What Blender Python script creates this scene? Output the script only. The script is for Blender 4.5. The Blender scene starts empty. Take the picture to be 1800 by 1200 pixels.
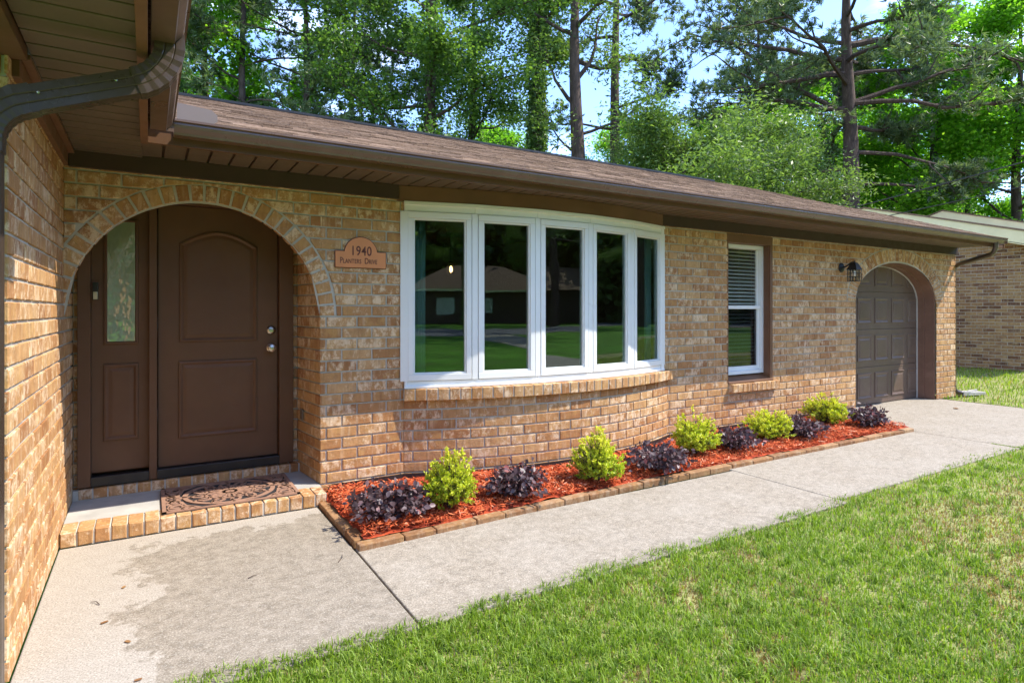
import bpy, math, random
import numpy as np
from mathutils import Vector
random.seed(7); rng = np.random.default_rng(11)
S = bpy.context.scene; C = S.collection
PI = math.pi
# ------------------------------------------------------------------ camera
PHI = math.radians(58.844); CAMP = (0.431, -4.459, 1.347)
FW = (math.cos(PHI), math.sin(PHI)); RT = (math.sin(PHI), -math.cos(PHI))
cd = bpy.data.cameras.new('camera'); cam = bpy.data.objects.new('camera', cd); C.objects.link(cam)
cam.location = CAMP; cam.rotation_euler = (PI/2, 0, PHI-PI/2)
cd.sensor_width = 36; cd.lens = 1058/1800*36; cd.shift_y = -55/1800; cd.clip_end = 2000; cd.clip_start = .05
S.camera = cam
# ------------------------------------------------------------------ light
SUN = Vector((.68, -.39, 1.0)).normalized()
SUNEL = math.asin(SUN.z); SUNROT = math.atan2(SUN.x, SUN.y)
W = bpy.data.worlds.new('World'); S.world = W; W.use_nodes = True
nt = W.node_tree; nt.nodes.clear()
wo = nt.nodes.new('ShaderNodeOutputWorld'); bg = nt.nodes.new('ShaderNodeBackground')
sk = nt.nodes.new('ShaderNodeTexSky'); sk.sky_type = 'NISHITA'; sk.sun_disc = False
sk.sun_elevation = SUNEL; sk.sun_rotation = SUNROT; sk.air_density = .8; sk.dust_density = .2; sk.ozone_density = 2.5
tc = nt.nodes.new('ShaderNodeTexCoord'); mp = nt.nodes.new('ShaderNodeMapping'); mp.inputs['Scale'].default_value = (1.2, 1.2, 4)
nz = nt.nodes.new('ShaderNodeTexNoise'); nz.inputs['Scale'].default_value = 1.6; nz.inputs['Detail'].default_value = 7; nz.inputs['Roughness'].default_value = .55
cr = nt.nodes.new('ShaderNodeValToRGB'); cr.color_ramp.elements[0].position = .50; cr.color_ramp.elements[1].position = .80
cr.color_ramp.elements[1].color = (.8, .8, .8, 1)
mx = nt.nodes.new('ShaderNodeMix'); mx.data_type = 'RGBA'; mx.inputs['B'].default_value = (7, 7.3, 8, 1)
L = nt.links.new
L(tc.outputs['Generated'], mp.inputs['Vector']); L(mp.outputs[0], nz.inputs['Vector']); L(nz.outputs['Fac'], cr.inputs[0])
tn = nt.nodes.new('ShaderNodeMix'); tn.data_type = 'RGBA'; tn.blend_type = 'MULTIPLY'; tn.inputs['Factor'].default_value = 1; tn.inputs['B'].default_value = (.82, .86, .98, 1); L(sk.outputs[0], tn.inputs['A'])
L(cr.outputs['Color'], mx.inputs['Factor']); L(tn.outputs['Result'], mx.inputs['A']); L(mx.outputs['Result'], bg.inputs['Color'])
bg.inputs['Strength'].default_value = .15; L(bg.outputs[0], wo.inputs['Surface'])
sl = bpy.data.lights.new('sun', 'SUN'); sl.energy = 2.0; sl.angle = math.radians(.5); sl.color = (1, .94, .84)
so = bpy.data.objects.new('sun', sl); C.objects.link(so); so.rotation_euler = SUN.to_track_quat('Z', 'Y').to_euler(); so.location = (20, -12, 30)
S.view_settings.view_transform = 'Standard'; S.view_settings.look = 'None'; S.view_settings.gamma = 1
S.view_settings.exposure = 2.05
S.cycles.max_bounces = 8; S.cycles.diffuse_bounces = 4; S.cycles.transparent_max_bounces = 16

# ------------------------------------------------------------------ materials
def newmat(name):
    m = bpy.data.materials.new(name); m.use_nodes = True; t = m.node_tree
    return m, t, t.nodes['Principled BSDF']
def nd(t, typ, **k):
    n = t.nodes.new(typ)
    for a, b in k.items(): setattr(n, a, b)
    return n
def noise(t, scale, detail=4, rough=.5, vec=None, sc=None, off=None, coord='Object'):
    if vec is None:
        vec = nd(t, 'ShaderNodeTexCoord').outputs[coord]
    if off is not None:
        a = nd(t, 'ShaderNodeVectorMath', operation='ADD'); t.links.new(vec, a.inputs[0]); t.links.new(off, a.inputs[1]); vec = a.outputs[0]
    if sc is not None:
        q = nd(t, 'ShaderNodeMapping'); q.inputs['Scale'].default_value = sc; t.links.new(vec, q.inputs['Vector']); vec = q.outputs[0]
    n = nd(t, 'ShaderNodeTexNoise'); n.inputs['Scale'].default_value = scale; n.inputs['Detail'].default_value = detail; n.inputs['Roughness'].default_value = rough
    t.links.new(vec, n.inputs['Vector']); return n.outputs['Fac']
def ramp(t, fac, stops):
    r = nd(t, 'ShaderNodeValToRGB'); e = r.color_ramp.elements
    while len(e) < len(stops): e.new(.5)
    for i, (p, c) in enumerate(stops):
        e[i].position = p; e[i].color = (*c, 1) if len(c) == 3 else c
    t.links.new(fac, r.inputs[0]); return r.outputs['Color']
def g3(v): return (v, v, v)
def mixc(t, fac, a, b, bt='MIX'):
    m = nd(t, 'ShaderNodeMix', data_type='RGBA', blend_type=bt)
    for s, v in (('Factor', fac), ('A', a), ('B', b)):
        if isinstance(v, (int, float)): m.inputs[s].default_value = v
        elif isinstance(v, tuple): m.inputs[s].default_value = (*v, 1)
        else: t.links.new(v, m.inputs[s])
    return m.outputs['Result']
def math_(t, op, a, b=0.0, clamp=False):
    m = nd(t, 'ShaderNodeMath', operation=op, use_clamp=clamp)
    for i, v in enumerate((a, b)):
        if isinstance(v, (int, float)): m.inputs[i].default_value = v
        else: t.links.new(v, m.inputs[i])
    return m.outputs[0]
def bump(t, b, h, strength=.3, dist=.01):
    n = nd(t, 'ShaderNodeBump'); n.inputs['Strength'].default_value = strength; n.inputs['Distance'].default_value = dist
    t.links.new(h, n.inputs['Height']); t.links.new(n.outputs[0], b.inputs['Normal'])
def tone(t):
    a = nd(t, 'ShaderNodeAttribute', attribute_name='tone'); s = nd(t, 'ShaderNodeSeparateColor'); t.links.new(a.outputs['Color'], s.inputs[0])
    return a, s.outputs[0], s.outputs[1], s.outputs[2]
def plain(name, col, rough=.6, var=.12, nscale=6, bstr=.1, bscale=60, metal=0, spec=.5, dirt=None, sc=None):
    m, t, b = newmat(name)
    f = noise(t, nscale, 6, .6, sc=sc)
    c = ramp(t, f, [(.3, tuple(x*(1-var) for x in col)), (.7, tuple(min(1, x*(1+var)) for x in col))])
    if dirt:
        f2 = noise(t, nscale*2.3, 8, .7)
        c = mixc(t, ramp(t, f2, [(.52, g3(0)), (.68, g3(dirt[1]))]), c, dirt[0])
    t.links.new(c, b.inputs['Base Color'])
    r = noise(t, nscale*1.7, 5, .6); t.links.new(ramp(t, r, [(.3, g3(max(0, rough-.08))), (.7, g3(min(1, rough+.1)))]), b.inputs['Roughness'])
    b.inputs['Metallic'].default_value = metal; b.inputs['Specular IOR Level'].default_value = spec
    if bstr: bump(t, b, noise(t, bscale, 5, .6), bstr, .004)
    return m
def brickmat(name, stops, cream, creamamt=.8, darkamt=.6, streak=True):
    m, t, b = newmat(name); a, r, g, bb = tone(t)
    sc3 = nd(t, 'ShaderNodeVectorMath', operation='SCALE'); sc3.inputs['Scale'].default_value = 37.; t.links.new(a.outputs['Color'], sc3.inputs[0])
    off = sc3.outputs[0]
    base = ramp(t, r, stops)
    cl = noise(t, 14, 6, .65, off=off); base = mixc(t, ramp(t, cl, [(.35, g3(0)), (.7, g3(.55))]), base, tuple(x*.62 for x in stops[1][1]))
    gold = noise(t, 11, 5, .6, off=off); base = mixc(t, ramp(t, gold, [(.52, g3(0)), (.68, g3(.5))]), base, (stops[-1][1][0], stops[-1][1][1]*.98, stops[-1][1][2]*.72))
    # pale slurry smears, strongest on some bricks
    sm = noise(t, 19, 8, .8, off=off, sc=(1, 1, .7))
    thr = math_(t, 'MULTIPLY', math_(t, 'SUBTRACT', g, .30), .12)
    smf = ramp(t, math_(t, 'ADD', sm, thr), [(.535, g3(0)), (.63, g3(creamamt))])
    base = mixc(t, smf, base, cream)
    if streak:
        st = noise(t, 30, 3, .5, off=off, sc=(1, 1, .12)); base = mixc(t, ramp(t, st, [(.55, g3(0)), (.72, g3(.30))]), base, cream)
        st2 = noise(t, 45, 3, .5, off=off, sc=(1, 1, .1)); base = mixc(t, ramp(t, st2, [(.56, g3(0)), (.7, g3(.4))]), base, tuple(x*.55 for x in stops[1][1]))
    pit = noise(t, 55, 4, .7, off=off); base = mixc(t, ramp(t, pit, [(.62, g3(0)), (.7, g3(darkamt))]), base, (.12, .06, .035))
    t.links.new(base, b.inputs['Base Color']); b.inputs['Roughness'].default_value = .82; b.inputs['Specular IOR Level'].default_value = .25
    hh = math_(t, 'ADD', noise(t, 60, 6, .7), math_(t, 'MULTIPLY', noise(t, 16, 3, .6, off=off), 1.5))
    bump(t, b, hh, .55, .006)
    return m
BR = brickmat('brick_tan', [(0, (.33, .145, .054)), (.25, (.42, .207, .079)), (.65, (.48, .260, .104)), (1, (.54, .325, .146))], (.78, .61, .41), .68)
BRN = brickmat('brick_mixed', [(0, (.10, .045, .03)), (.3, (.24, .12, .06)), (.6, (.36, .22, .10)), (1, (.42, .28, .13))], (.46, .36, .23), .25)
MORT = plain('mortar', (.46, .43, .36), .9, .22, 5, .5, 90, spec=.2)
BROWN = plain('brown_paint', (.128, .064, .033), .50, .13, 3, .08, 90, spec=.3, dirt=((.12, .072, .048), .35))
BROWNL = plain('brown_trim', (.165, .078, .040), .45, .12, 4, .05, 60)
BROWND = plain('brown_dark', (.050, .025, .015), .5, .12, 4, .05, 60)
SOFF = plain('soffit_vinyl', (.125, .090, .062), .5, .08, 3, .04, 40, sc=(1, 1, 1))
GUTT = plain('gutter_metal', (.125, .074, .052), .32, .12, 3, .03, 30, spec=.6, dirt=((.17, .12, .09), .35))
DSP = plain('downspout_metal', (.060, .040, .028), .30, .10, 2, .0, 30, spec=.6)
WHITE = plain('white_vinyl', (.76, .76, .74), .35, .03, 3, .02, 30)
BLACK = plain('black_metal', (.012, .012, .013), .4, .2, 8, .1, 80)
RUBBER = plain('black_rubber', (.018, .017, .018), .7, .2, 20, .3, 120)
DARK = plain('dark_void', (.012, .009, .008), .9, .1, 5, 0)
STEEL = plain('satin_steel', (.55, .53, .48), .28, .08, 8, 0, metal=1)
GDOOR = plain('garage_paint', (.135, .088, .064), .42, .14, 2, .06, 50, dirt=((.20, .15, .12), .35))
GTRIM = plain('garage_trim', (.175, .09, .058), .5, .15, 3, .1, 40, dirt=((.28, .16, .11), .3))
COPPER = plain('copper_plaque', (.66, .25, .09), .42, .06, 6, .03, 50)
ENGR = plain('engraving', (.13, .035, .02), .6, .1, 6, 0)
MATBR = plain('mat_brown', (.30, .165, .105), .75, .15, 14, .2, 120)
ROOM = plain('room_wall', (.30, .25, .19), .8, .05, 2, 0)
ROOMF = plain('room_floor', (.10, .06, .04), .5, .1, 4, 0)
CURT = plain('teal_curtain', (.62, .90, .84), .8, .06, 5, 0)
BLIND = plain('blind_slat', (.55, .57, .48), .5, .04, 4, 0)
CREAM = plain('cream_paint', (.80, .72, .42), .5, .06, 3, .03, 40)
PLASTIC = plain('edging_plastic', (.02, .017, .016), .5, .2, 10, .1, 50)
def glassm(name, ior, tint):
    m, t, b = newmat(name); t.nodes.remove(b); o = t.nodes['Material Output']
    tr = nd(t, 'ShaderNodeBsdfTransparent'); tr.inputs[0].default_value = (*tint, 1)
    gl = nd(t, 'ShaderNodeBsdfGlossy'); gl.inputs['Roughness'].default_value = 0; gl.inputs[0].default_value = (1, 1, 1, 1)
    bn = nd(t, 'ShaderNodeBump'); bn.inputs['Strength'].default_value = .10; bn.inputs['Distance'].default_value = .006; t.links.new(noise(t, 2.2, 2, .5), bn.inputs['Height']); t.links.new(bn.outputs[0], gl.inputs['Normal'])
    fr = nd(t, 'ShaderNodeFresnel'); fr.inputs[0].default_value = ior
    gb = nd(t, 'ShaderNodeNewGeometry').outputs['Backfacing']; ff = math_(t, 'MULTIPLY', fr.outputs[0], math_(t, 'SUBTRACT', 1.0, gb))
    ms = nd(t, 'ShaderNodeMixShader'); t.links.new(ff, ms.inputs[0]); t.links.new(tr.outputs[0], ms.inputs[1]); t.links.new(gl.outputs[0], ms.inputs[2])
    t.links.new(ms.outputs[0], o.inputs['Surface']); return m
GLASS = glassm('window_glass', 4.2, (.62, .68, .66))
GLASSC = glassm('clear_glass', 1.5, (.95, .95, .93))
def privacy():
    m, t, b = newmat('privacy_glass')
    b.inputs['Base Color'].default_value = (.26, .33, .21, 1); b.inputs['Roughness'].default_value = .07; b.inputs['Specular IOR Level'].default_value = 1.0; b.inputs['IOR'].default_value = 1.9
    bump(t, b, noise(t, 7, 3, .5, sc=(1, 1, .6)), .35, .05); return m
PGLASS = privacy()
def emis(name, col, st):
    m, t, b = newmat(name); b.inputs['Emission Color'].default_value = (*col, 1); b.inputs['Emission Strength'].default_value = st; b.inputs['Base Color'].default_value = (*col, 1); return m
BULB = emis('warm_bulb', (1, .55, .2), 6)
def shingle():
    m, t, b = newmat('roof_shingle'); a, r, g, bb = tone(t)
    base = ramp(t, r, [(0, (.050, .029, .019)), (.35, (.112, .068, .044)), (.7, (.17, .108, .07)), (1, (.25, .165, .11))])
    sp = noise(t, 38, 6, .85); base = mixc(t, ramp(t, sp, [(.42, g3(0)), (.66, g3(.65))]), base, (.34, .245, .17))
    sp2 = noise(t, 26, 6, .85); base = mixc(t, ramp(t, sp2, [(.54, g3(0)), (.66, g3(.75))]), base, (.055, .035, .028))
    t.links.new(base, b.inputs['Base Color']); b.inputs['Roughness'].default_value = .95; b.inputs['Specular IOR Level'].default_value = .15
    bump(t, b, noise(t, 150, 3, .7), .6, .004); return m
SHING = shingle()
def concrete(name, light_expr, shade=1.0):
    m, t, b = newmat(name)
    geo = nd(t, 'ShaderNodeNewGeometry').outputs['Position']; sp = nd(t, 'ShaderNodeSeparateXYZ'); t.links.new(geo, sp.inputs[0])
    X, Y = sp.outputs[0], sp.outputs[1]
    k = shade
    n1 = noise(t, 2.4, 12, .68, vec=geo); n2 = noise(t, 16, 10, .82, vec=geo); n3 = noise(t, 60, 5, .7, vec=geo); n4 = noise(t, 4.5, 7, .65, vec=geo, sc=(1, 2.2, 1))
    dark = ramp(t, n2, [(.32, (.12*k, .10*k, .075*k)), (.5, (.245*k, .205*k, .152*k)), (.68, (.36*k, .31*k, .245*k))])
    dark = mixc(t, ramp(t, n4, [(.45, g3(0)), (.75, g3(.22))]), dark, (.37*k, .325*k, .26*k))
    dark = mixc(t, ramp(t, noise(t, 32, 8, .8, vec=geo, sc=(1, 1.7, 1)), [(.5, g3(0)), (.68, g3(.5))]), dark, (.46*k, .42*k, .35*k))
    pale = ramp(t, n2, [(.3, (.34, .298, .24)), (.6, (.40, .357, .295))])
    if light_expr == 'entry':
        # cleaned band: distance from the side wall and from the step, with a ragged edge
        a1 = math_(t, 'SUBTRACT', .42, X); yy = math_(t, 'MULTIPLY', math_(t, 'ADD', Y, .42), 1.0)
        d = math_(t, 'MAXIMUM', a1, yy); nn = math_(t, 'MULTIPLY', math_(t, 'SUBTRACT', n1, .5), 1.1)
        f = math_(t, 'ADD', math_(t, 'ADD', d, nn), math_(t, 'MULTIPLY', math_(t, 'SUBTRACT', n2, .5), .32))
        fac = ramp(t, f, [(.0, g3(0)), (.035, g3(.92))])
    else:
        e = math_(t, 'ABSOLUTE', math_(t, 'ADD', Y, 1.3)) # paler towards the bed edge
        f = math_(t, 'ADD', math_(t, 'MULTIPLY', n1, 1.0), math_(t, 'MULTIPLY', X, .012)); fac = ramp(t, f, [(.46, g3(.0)), (.74, g3(.5))])
    c = mixc(t, fac, dark, pale)
    gr = noise(t, 140, 3, .7, vec=geo); c = mixc(t, ramp(t, gr, [(.38, g3(.55)), (.5, g3(0))]), c, (.13, .11, .085)); c = mixc(t, ramp(t, gr, [(.56, g3(0)), (.66, g3(.5))]), c, (.62, .57, .48))
    ed = ramp(t, math_(t, 'ADD', math_(t, 'MULTIPLY', math_(t, 'ABSOLUTE', math_(t, 'ADD', Y, 2.05)), 3.0), math_(t, 'MULTIPLY', n2, .9)), [(.45, g3(.45)), (.85, g3(0))]); c = mixc(t, ed, c, (.17, .145, .105))
    c = mixc(t, ramp(t, n3, [(.60, g3(0)), (.72, g3(.5))]), c, (.17, .14, .10))
    c = mixc(t, ramp(t, noise(t, 40, 6, .8, vec=geo), [(.62, g3(0)), (.68, g3(.75))]), c, (.58, .53, .46))
    t.links.new(c, b.inputs['Base Color']); b.inputs['Roughness'].default_value = .9; b.inputs['Specular IOR Level'].default_value = .2
    bump(t, b, math_(t, 'ADD', n3, n2), .35, .005); return m
CON1 = concrete('concrete_entry', 'entry', 1.0); CON2 = concrete('concrete_walk', 'walk', 1.12); CON3 = plain('concrete_porch', (.40, .38, .34), .9, .16, 5, .3, 80, spec=.2)
def leafmat(name, stops, trans=.35, rough=.45, tcol=None, spec=.4):
    m, t, b = newmat(name); a, r, g, bb = tone(t); o = t.nodes['Material Output']
    c = ramp(t, r, stops); t.links.new(c, b.inputs['Base Color']); b.inputs['Roughness'].default_value = rough; b.inputs['Specular IOR Level'].default_value = spec
    if trans:
        tl = nd(t, 'ShaderNodeBsdfTranslucent'); cc = mixc(t, 1.0, c, tcol or (1.35, 1.5, .6), 'MULTIPLY'); t.links.new(cc, tl.inputs[0])
        ms = nd(t, 'ShaderNodeMixShader'); ms.inputs[0].default_value = trans
        t.links.new(b.outputs[0], ms.inputs[1]); t.links.new(tl.outputs[0], ms.inputs[2]); t.links.new(ms.outputs[0], o.inputs['Surface'])
    return m
LPINE = leafmat('pine_needles', [(0, (.055, .090, .045)), (.5, (.125, .175, .085)), (1, (.22, .28, .13))], .35)
LHARD = leafmat('hardwood_leaf', [(0, (.050, .100, .026)), (.5, (.110, .195, .046)), (1, (.22, .32, .08))], .5)
LBRIGHT = leafmat('maple_leaf', [(0, (.085, .20, .018)), (.5, (.17, .35, .030)), (1, (.30, .50, .06))], .65)
LSOFT = leafmat('soft_leaf', [(0, (.060, .110, .034)), (.5, (.130, .205, .058)), (1, (.22, .31, .09))], .45)
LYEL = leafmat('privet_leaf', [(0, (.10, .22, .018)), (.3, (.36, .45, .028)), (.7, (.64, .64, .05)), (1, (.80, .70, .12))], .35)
LPUR = leafmat('loropetalum_leaf', [(0, (.045, .030, .038)), (.5, (.100, .066, .068)), (.85, (.20, .115, .115)), (1, (.38, .12, .10))], .15, .45, (1.4, .8, .9), .4)
GRASS = leafmat('grass_blade', [(0, (.24, .145, .065)), (.22, (.36, .245, .115)), (.3, (.095, .16, .016)), (.55, (.19, .29, .024)), (.85, (.31, .40, .045)), (1, (.30, .42, .075))], .4, .5)
MULCHM = leafmat('mulch_shred', [(0, (.10, .018, .010)), (.25, (.36, .055, .020)), (.5, (.54, .10, .032)), (.85, (.68, .19, .07)), (1, (.76, .40, .24))], 0, .85, None, .15)
LDRY = leafmat('dry_leaf', [(0, (.22, .10, .04)), (1, (.42, .24, .10))], .2)
SOIL = plain('soil', (.24, .24, .09), .95, .35, 3, .6, 40, spec=.1, dirt=((.26, .20, .10), .6))
LAWNFAR = plain('lawn_far', (.085, .20, .020), .95, .35, .5, .6, 60, spec=.1, dirt=((.16, .13, .06), .5))
ASPH = plain('asphalt', (.12, .115, .125), .9, .15, 2, .3, 60)
def barkm():
    m, t, b = newmat('bark')
    n = noise(t, 9, 7, .7, sc=(1, 1, .25)); c = ramp(t, n, [(.3, (.030, .018, .013)), (.55, (.095, .060, .045)), (.75, (.18, .125, .10))])
    t.links.new(c, b.inputs['Base Color']); b.inputs['Roughness'].default_value = .95; bump(t, b, n, .9, .05); return m
BARK = barkm()
BARKG = plain('bark_grey', (.15, .12, .10), .95, .3, 5, .8, 20, sc=(1, 1, .3))
WIRE = plain('wire', (.03, .03, .03), .6, .1, 5, 0)

# ------------------------------------------------------------------ mesh helpers
class MB:
    def __init__(s): s.v = []; s.f = []; s.m = []; s.t = []; s.cur = (.5, .5, .5)
    def add(s, pts): i = len(s.v); s.v += [tuple(p) for p in pts]; s.t += [s.cur]*len(pts); return i
    def face(s, idx, mi=0): s.f.append(tuple(idx)); s.m.append(mi)
    def box(s, x0, x1, y0, y1, z0, z1, mi=0):
        i = s.add([(x, y, z) for z in (z0, z1) for y in (y0, y1) for x in (x0, x1)])
        for q in ((0, 2, 3, 1), (4, 5, 7, 6), (0, 1, 5, 4), (2, 6, 7, 3), (0, 4, 6, 2), (1, 3, 7, 5)): s.face([i+k for k in q], mi)
        return s
    def hexa(s, p, mi=0):   # 8 points, same order as box
        i = s.add(p)
        for q in ((0, 2, 3, 1), (4, 5, 7, 6), (0, 1, 5, 4), (2, 6, 7, 3), (0, 4, 6, 2), (1, 3, 7, 5)): s.face([i+k for k in q], mi)
        return s
    def prism(s, poly, fa, fb, mi=0, caps=True):   # fa,fb map (u,v)->xyz at the two ends
        n = len(poly); a = s.add([fa(*p) for p in poly]); b = s.add([fb(*p) for p in poly])
        for k in range(n): s.face((a+k, a+(k+1) % n, b+(k+1) % n, b+k), mi)
        if caps: s.face([a+k for k in range(n)][::-1], mi); s.face([b+k for k in range(n)], mi)
        return s
    def tube(s, pts, rad, n=10, mi=0, caps=True, sx=1, flute=0):
        pts = [Vector(p) for p in pts]; m = len(pts)
        if not hasattr(rad, '__len__'): rad = [rad]*m
        rings = []; prev = None
        for k in range(m):
            d = (pts[min(k+1, m-1)]-pts[max(k-1, 0)]).normalized()
            if prev is None:
                a = Vector((0, 0, 1)) if abs(d.z) < .9 else Vector((1, 0, 0)); u = d.cross(a).normalized()
            else: u = (prev-d*prev.dot(d)).normalized()
            prev = u; w = d.cross(u)
            rings.append(s.add([pts[k]+(u*math.cos(2*PI*j/n)*sx+w*math.sin(2*PI*j/n))*rad[k]*(1+flute*(j % 2)) for j in range(n)]))
        for k in range(m-1):
            for j in range(n): s.face((rings[k]+j, rings[k]+(j+1) % n, rings[k+1]+(j+1) % n, rings[k+1]+j), mi)
        if caps: s.face([rings[0]+j for j in range(n)][::-1], mi); s.face([rings[-1]+j for j in range(n)], mi)
        return s
    def lathe(s, prof, c, ax='z', n=20, mi=0):
        rings = []
        for r, h in prof:
            P = []
            for j in range(n):
                a = 2*PI*j/n; ca, sa = r*math.cos(a), r*math.sin(a)
                P.append({'z': (c[0]+ca, c[1]+sa, c[2]+h), 'y': (c[0]+ca, c[1]+h, c[2]+sa), 'x': (c[0]+h, c[1]+ca, c[2]+sa)}[ax])
            rings.append(s.add(P))
        for k in range(len(prof)-1):
            for j in range(n): s.face((rings[k]+j, rings[k]+(j+1) % n, rings[k+1]+(j+1) % n, rings[k+1]+j), mi)
        s.face([rings[0]+j for j in range(n)][::-1], mi); s.face([rings[-1]+j for j in range(n)], mi); return s
    def build(s, name, mats, parent=None, smooth=False, bev=0, tones=False):
        me = bpy.data.meshes.new(name); me.from_pydata(s.v, [], s.f); me.update()
        for m in (mats if isinstance(mats, (list, tuple)) else [mats]): me.materials.append(m)
        if any(s.m): me.polygons.foreach_set('material_index', s.m)
        if smooth: me.polygons.foreach_set('use_smooth', [True]*len(s.f)); me.set_sharp_from_angle(angle=math.radians(40))
        if tones:
            at = me.color_attributes.new('tone', 'FLOAT_COLOR', 'POINT'); at.data.foreach_set('color', np.array([(*t, 1) for t in s.t], dtype=np.float32).ravel())
        o = bpy.data.objects.new(name, me); C.objects.link(o)
        if parent: o.parent = parent
        if bev:
            b = o.modifiers.new('bevel', 'BEVEL'); b.width = bev; b.segments = 2; b.limit_method = 'ANGLE'; b.angle_limit = math.radians(40)
        return o
def npmesh(name, V, faces_per, mat, tones, parent=None, smooth=False):
    """V (N,k,3); faces_per = list of index tuples into the k vertices, repeated for each element."""
    N, k, _ = V.shape; me = bpy.data.meshes.new(name)
    me.vertices.add(N*k); me.vertices.foreach_set('co', V.astype(np.float32).ravel())
    base = (np.arange(N)*k)[:, None]; lens = []; loops = []
    cat = np.concatenate([np.array(f) for f in faces_per])[None, :]+base
    lens = np.tile(np.array([len(f) for f in faces_per]), N); loops = cat.ravel()
    me.loops.add(len(loops)); me.loops.foreach_set('vertex_index', loops.astype(np.int32))
    me.polygons.add(len(lens)); st = np.concatenate([[0], np.cumsum(lens)[:-1]])
    me.polygons.foreach_set('loop_start', st.astype(np.int32)); me.polygons.foreach_set('loop_total', lens.astype(np.int32))
    me.update(calc_edges=True); me.materials.append(mat)
    tt = np.zeros((N, k, 4), dtype=np.float32); tones = np.asarray(tones)
    tt[..., 0] = tones[:, None] if tones.ndim == 1 else tones; tt[..., 3] = 1
    at = me.color_attributes.new('tone', 'FLOAT_COLOR', 'POINT'); at.data.foreach_set('color', tt.ravel())
    if smooth: me.polygons.foreach_set('use_smooth', np.ones(len(lens), bool))
    o = bpy.data.objects.new(name, me); C.objects.link(o)
    if parent: o.parent = parent
    return o
def tag(o, label, cat=None, group=None, kind=None):
    if label: o['label'] = label
    if cat: o['category'] = cat
    if group: o['group'] = group
    if kind: o['kind'] = kind
    return o
def empty(name, loc, label=None, cat=None, group=None, rz=0):
    o = bpy.data.objects.new(name, None); C.objects.link(o); o.location = loc; o.rotation_euler = (0, 0, rz); o.empty_display_size = .1
    return tag(o, label, cat, group)
def fin(root):   # parts are modelled in world coordinates: move them under their root
    inv = root.matrix_basis.inverted()
    bpy.context.view_layer.update()
    for c in root.children: c.matrix_parent_inverse = inv
def copy_tree(o, parent=None):
    c = o.copy(); C.objects.link(c)
    if parent: c.parent = parent
    for ch in o.children: copy_tree(ch, c)
    return c
def R(a, b): return random.uniform(a, b)

# ------------------------------------------------------------------ bricks
CO = .0813; BL = .228; J = .0115
def clip_half(poly, nx, ny, d):   # keep points with nx*x+ny*y >= d
    out = []
    for i in range(len(poly)):
        a, b = poly[i], poly[(i+1) % len(poly)]; fa = nx*a[0]+ny*a[1]-d; fb = nx*b[0]+ny*b[1]-d
        if fa >= 0: out.append(a)
        if (fa >= 0) != (fb >= 0):
            k = fa/(fa-fb); out.append((a[0]+(b[0]-a[0])*k, a[1]+(b[1]-a[1])*k))
    return out
def area(p): return abs(sum(p[i][0]*p[(i+1) % len(p)][1]-p[(i+1) % len(p)][0]*p[i][1] for i in range(len(p))))/2
def brick(mb, poly, mf, nf=0., nb=-.012, ch=.0035, jit=.0012):
    if len(poly) < 3 or area(poly) < 3e-4: return
    mb.cur = (random.random(), random.random(), random.random())
    poly = [(p[0]+R(-jit, jit), p[1]+R(-jit, jit)) for p in poly]; nf = nf+R(-.0012, .0012)
    cx = sum(p[0] for p in poly)/len(poly); cy = sum(p[1] for p in poly)/len(poly)
    ins = []
    for p in poly:
        dx, dy = p[0]-cx, p[1]-cy
        ins.append((p[0]-math.copysign(min(ch, abs(dx)), dx), p[1]-math.copysign(min(ch, abs(dy)), dy)))
    n = len(poly)
    a = mb.add([mf(p[0], p[1], nf) for p in ins]); b = mb.add([mf(p[0], p[1], nf-ch) for p in poly]); c = mb.add([mf(p[0], p[1], nb) for p in poly])
    mb.face([a+k for k in range(n)])
    for k in range(n):
        q = (k+1) % n; mb.face((b+k, b+q, a+q, a+k)); mb.face((c+k, c+q, b+q, b+k))
def rect_sub(polyrect, r):
    s0, t0, s1, t1 = polyrect; a, b, c, d = r
    if s1 <= a or s0 >= c or t1 <= b or t0 >= d: return [polyrect]
    out = []
    if s0 < a-.02: out.append((s0, t0, a, t1))
    if s1 > c+.02: out.append((c, t0, s1, t1))
    m0, m1 = max(s0, a), min(s1, c)
    if t0 < b-.02: out.append((m0, t0, m1, b))
    if t1 > d+.02: out.append((m0, d, m1, t1))
    return out
def field(mb, s0, s1, nc, mf, rects=(), arches=(), off=0., t0=0., L=BL, c=CO, nf=0., nb=-.012, j=J):
    for k in range(nc):
        ta, tb = t0+k*c+j/2, t0+(k+1)*c-j/2; x = s0-L+(off+(.5 if k % 2 else 0))*L
        while x < s1:
            a, b = max(x+j/2, s0), min(x+L-j/2, s1); x += L
            if b-a < .015: continue
            for (p0, q0, p1, q1) in [(a, ta, b, tb)]:
                pcs = [(p0, q0, p1, q1)]
                for r in rects:
                    pcs = [z for pc in pcs for z in rect_sub(pc, r)]
                for pc in pcs:
                    P = [(pc[0], pc[1]), (pc[2], pc[1]), (pc[2], pc[3]), (pc[0], pc[3])]
                    cx, cy = (pc[0]+pc[2])/2, (pc[1]+pc[3])/2
                    for (ax, az, A, B, ai) in arches:
                        if cy > az:
                            th = math.atan2((cy-az)/B, (cx-ax)/A); qx, qy = ax+A*math.cos(th), az+B*math.sin(th)
                            nx, ny = math.cos(th)/A, math.sin(th)/B; l = math.hypot(nx, ny); nx /= l; ny /= l
                            P = clip_half(P, nx, ny, nx*qx+ny*qy+.011)
                            if len(P) < 3: break
                    if len(P) >= 3: brick(mb, P, mf, nf, nb)
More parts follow.
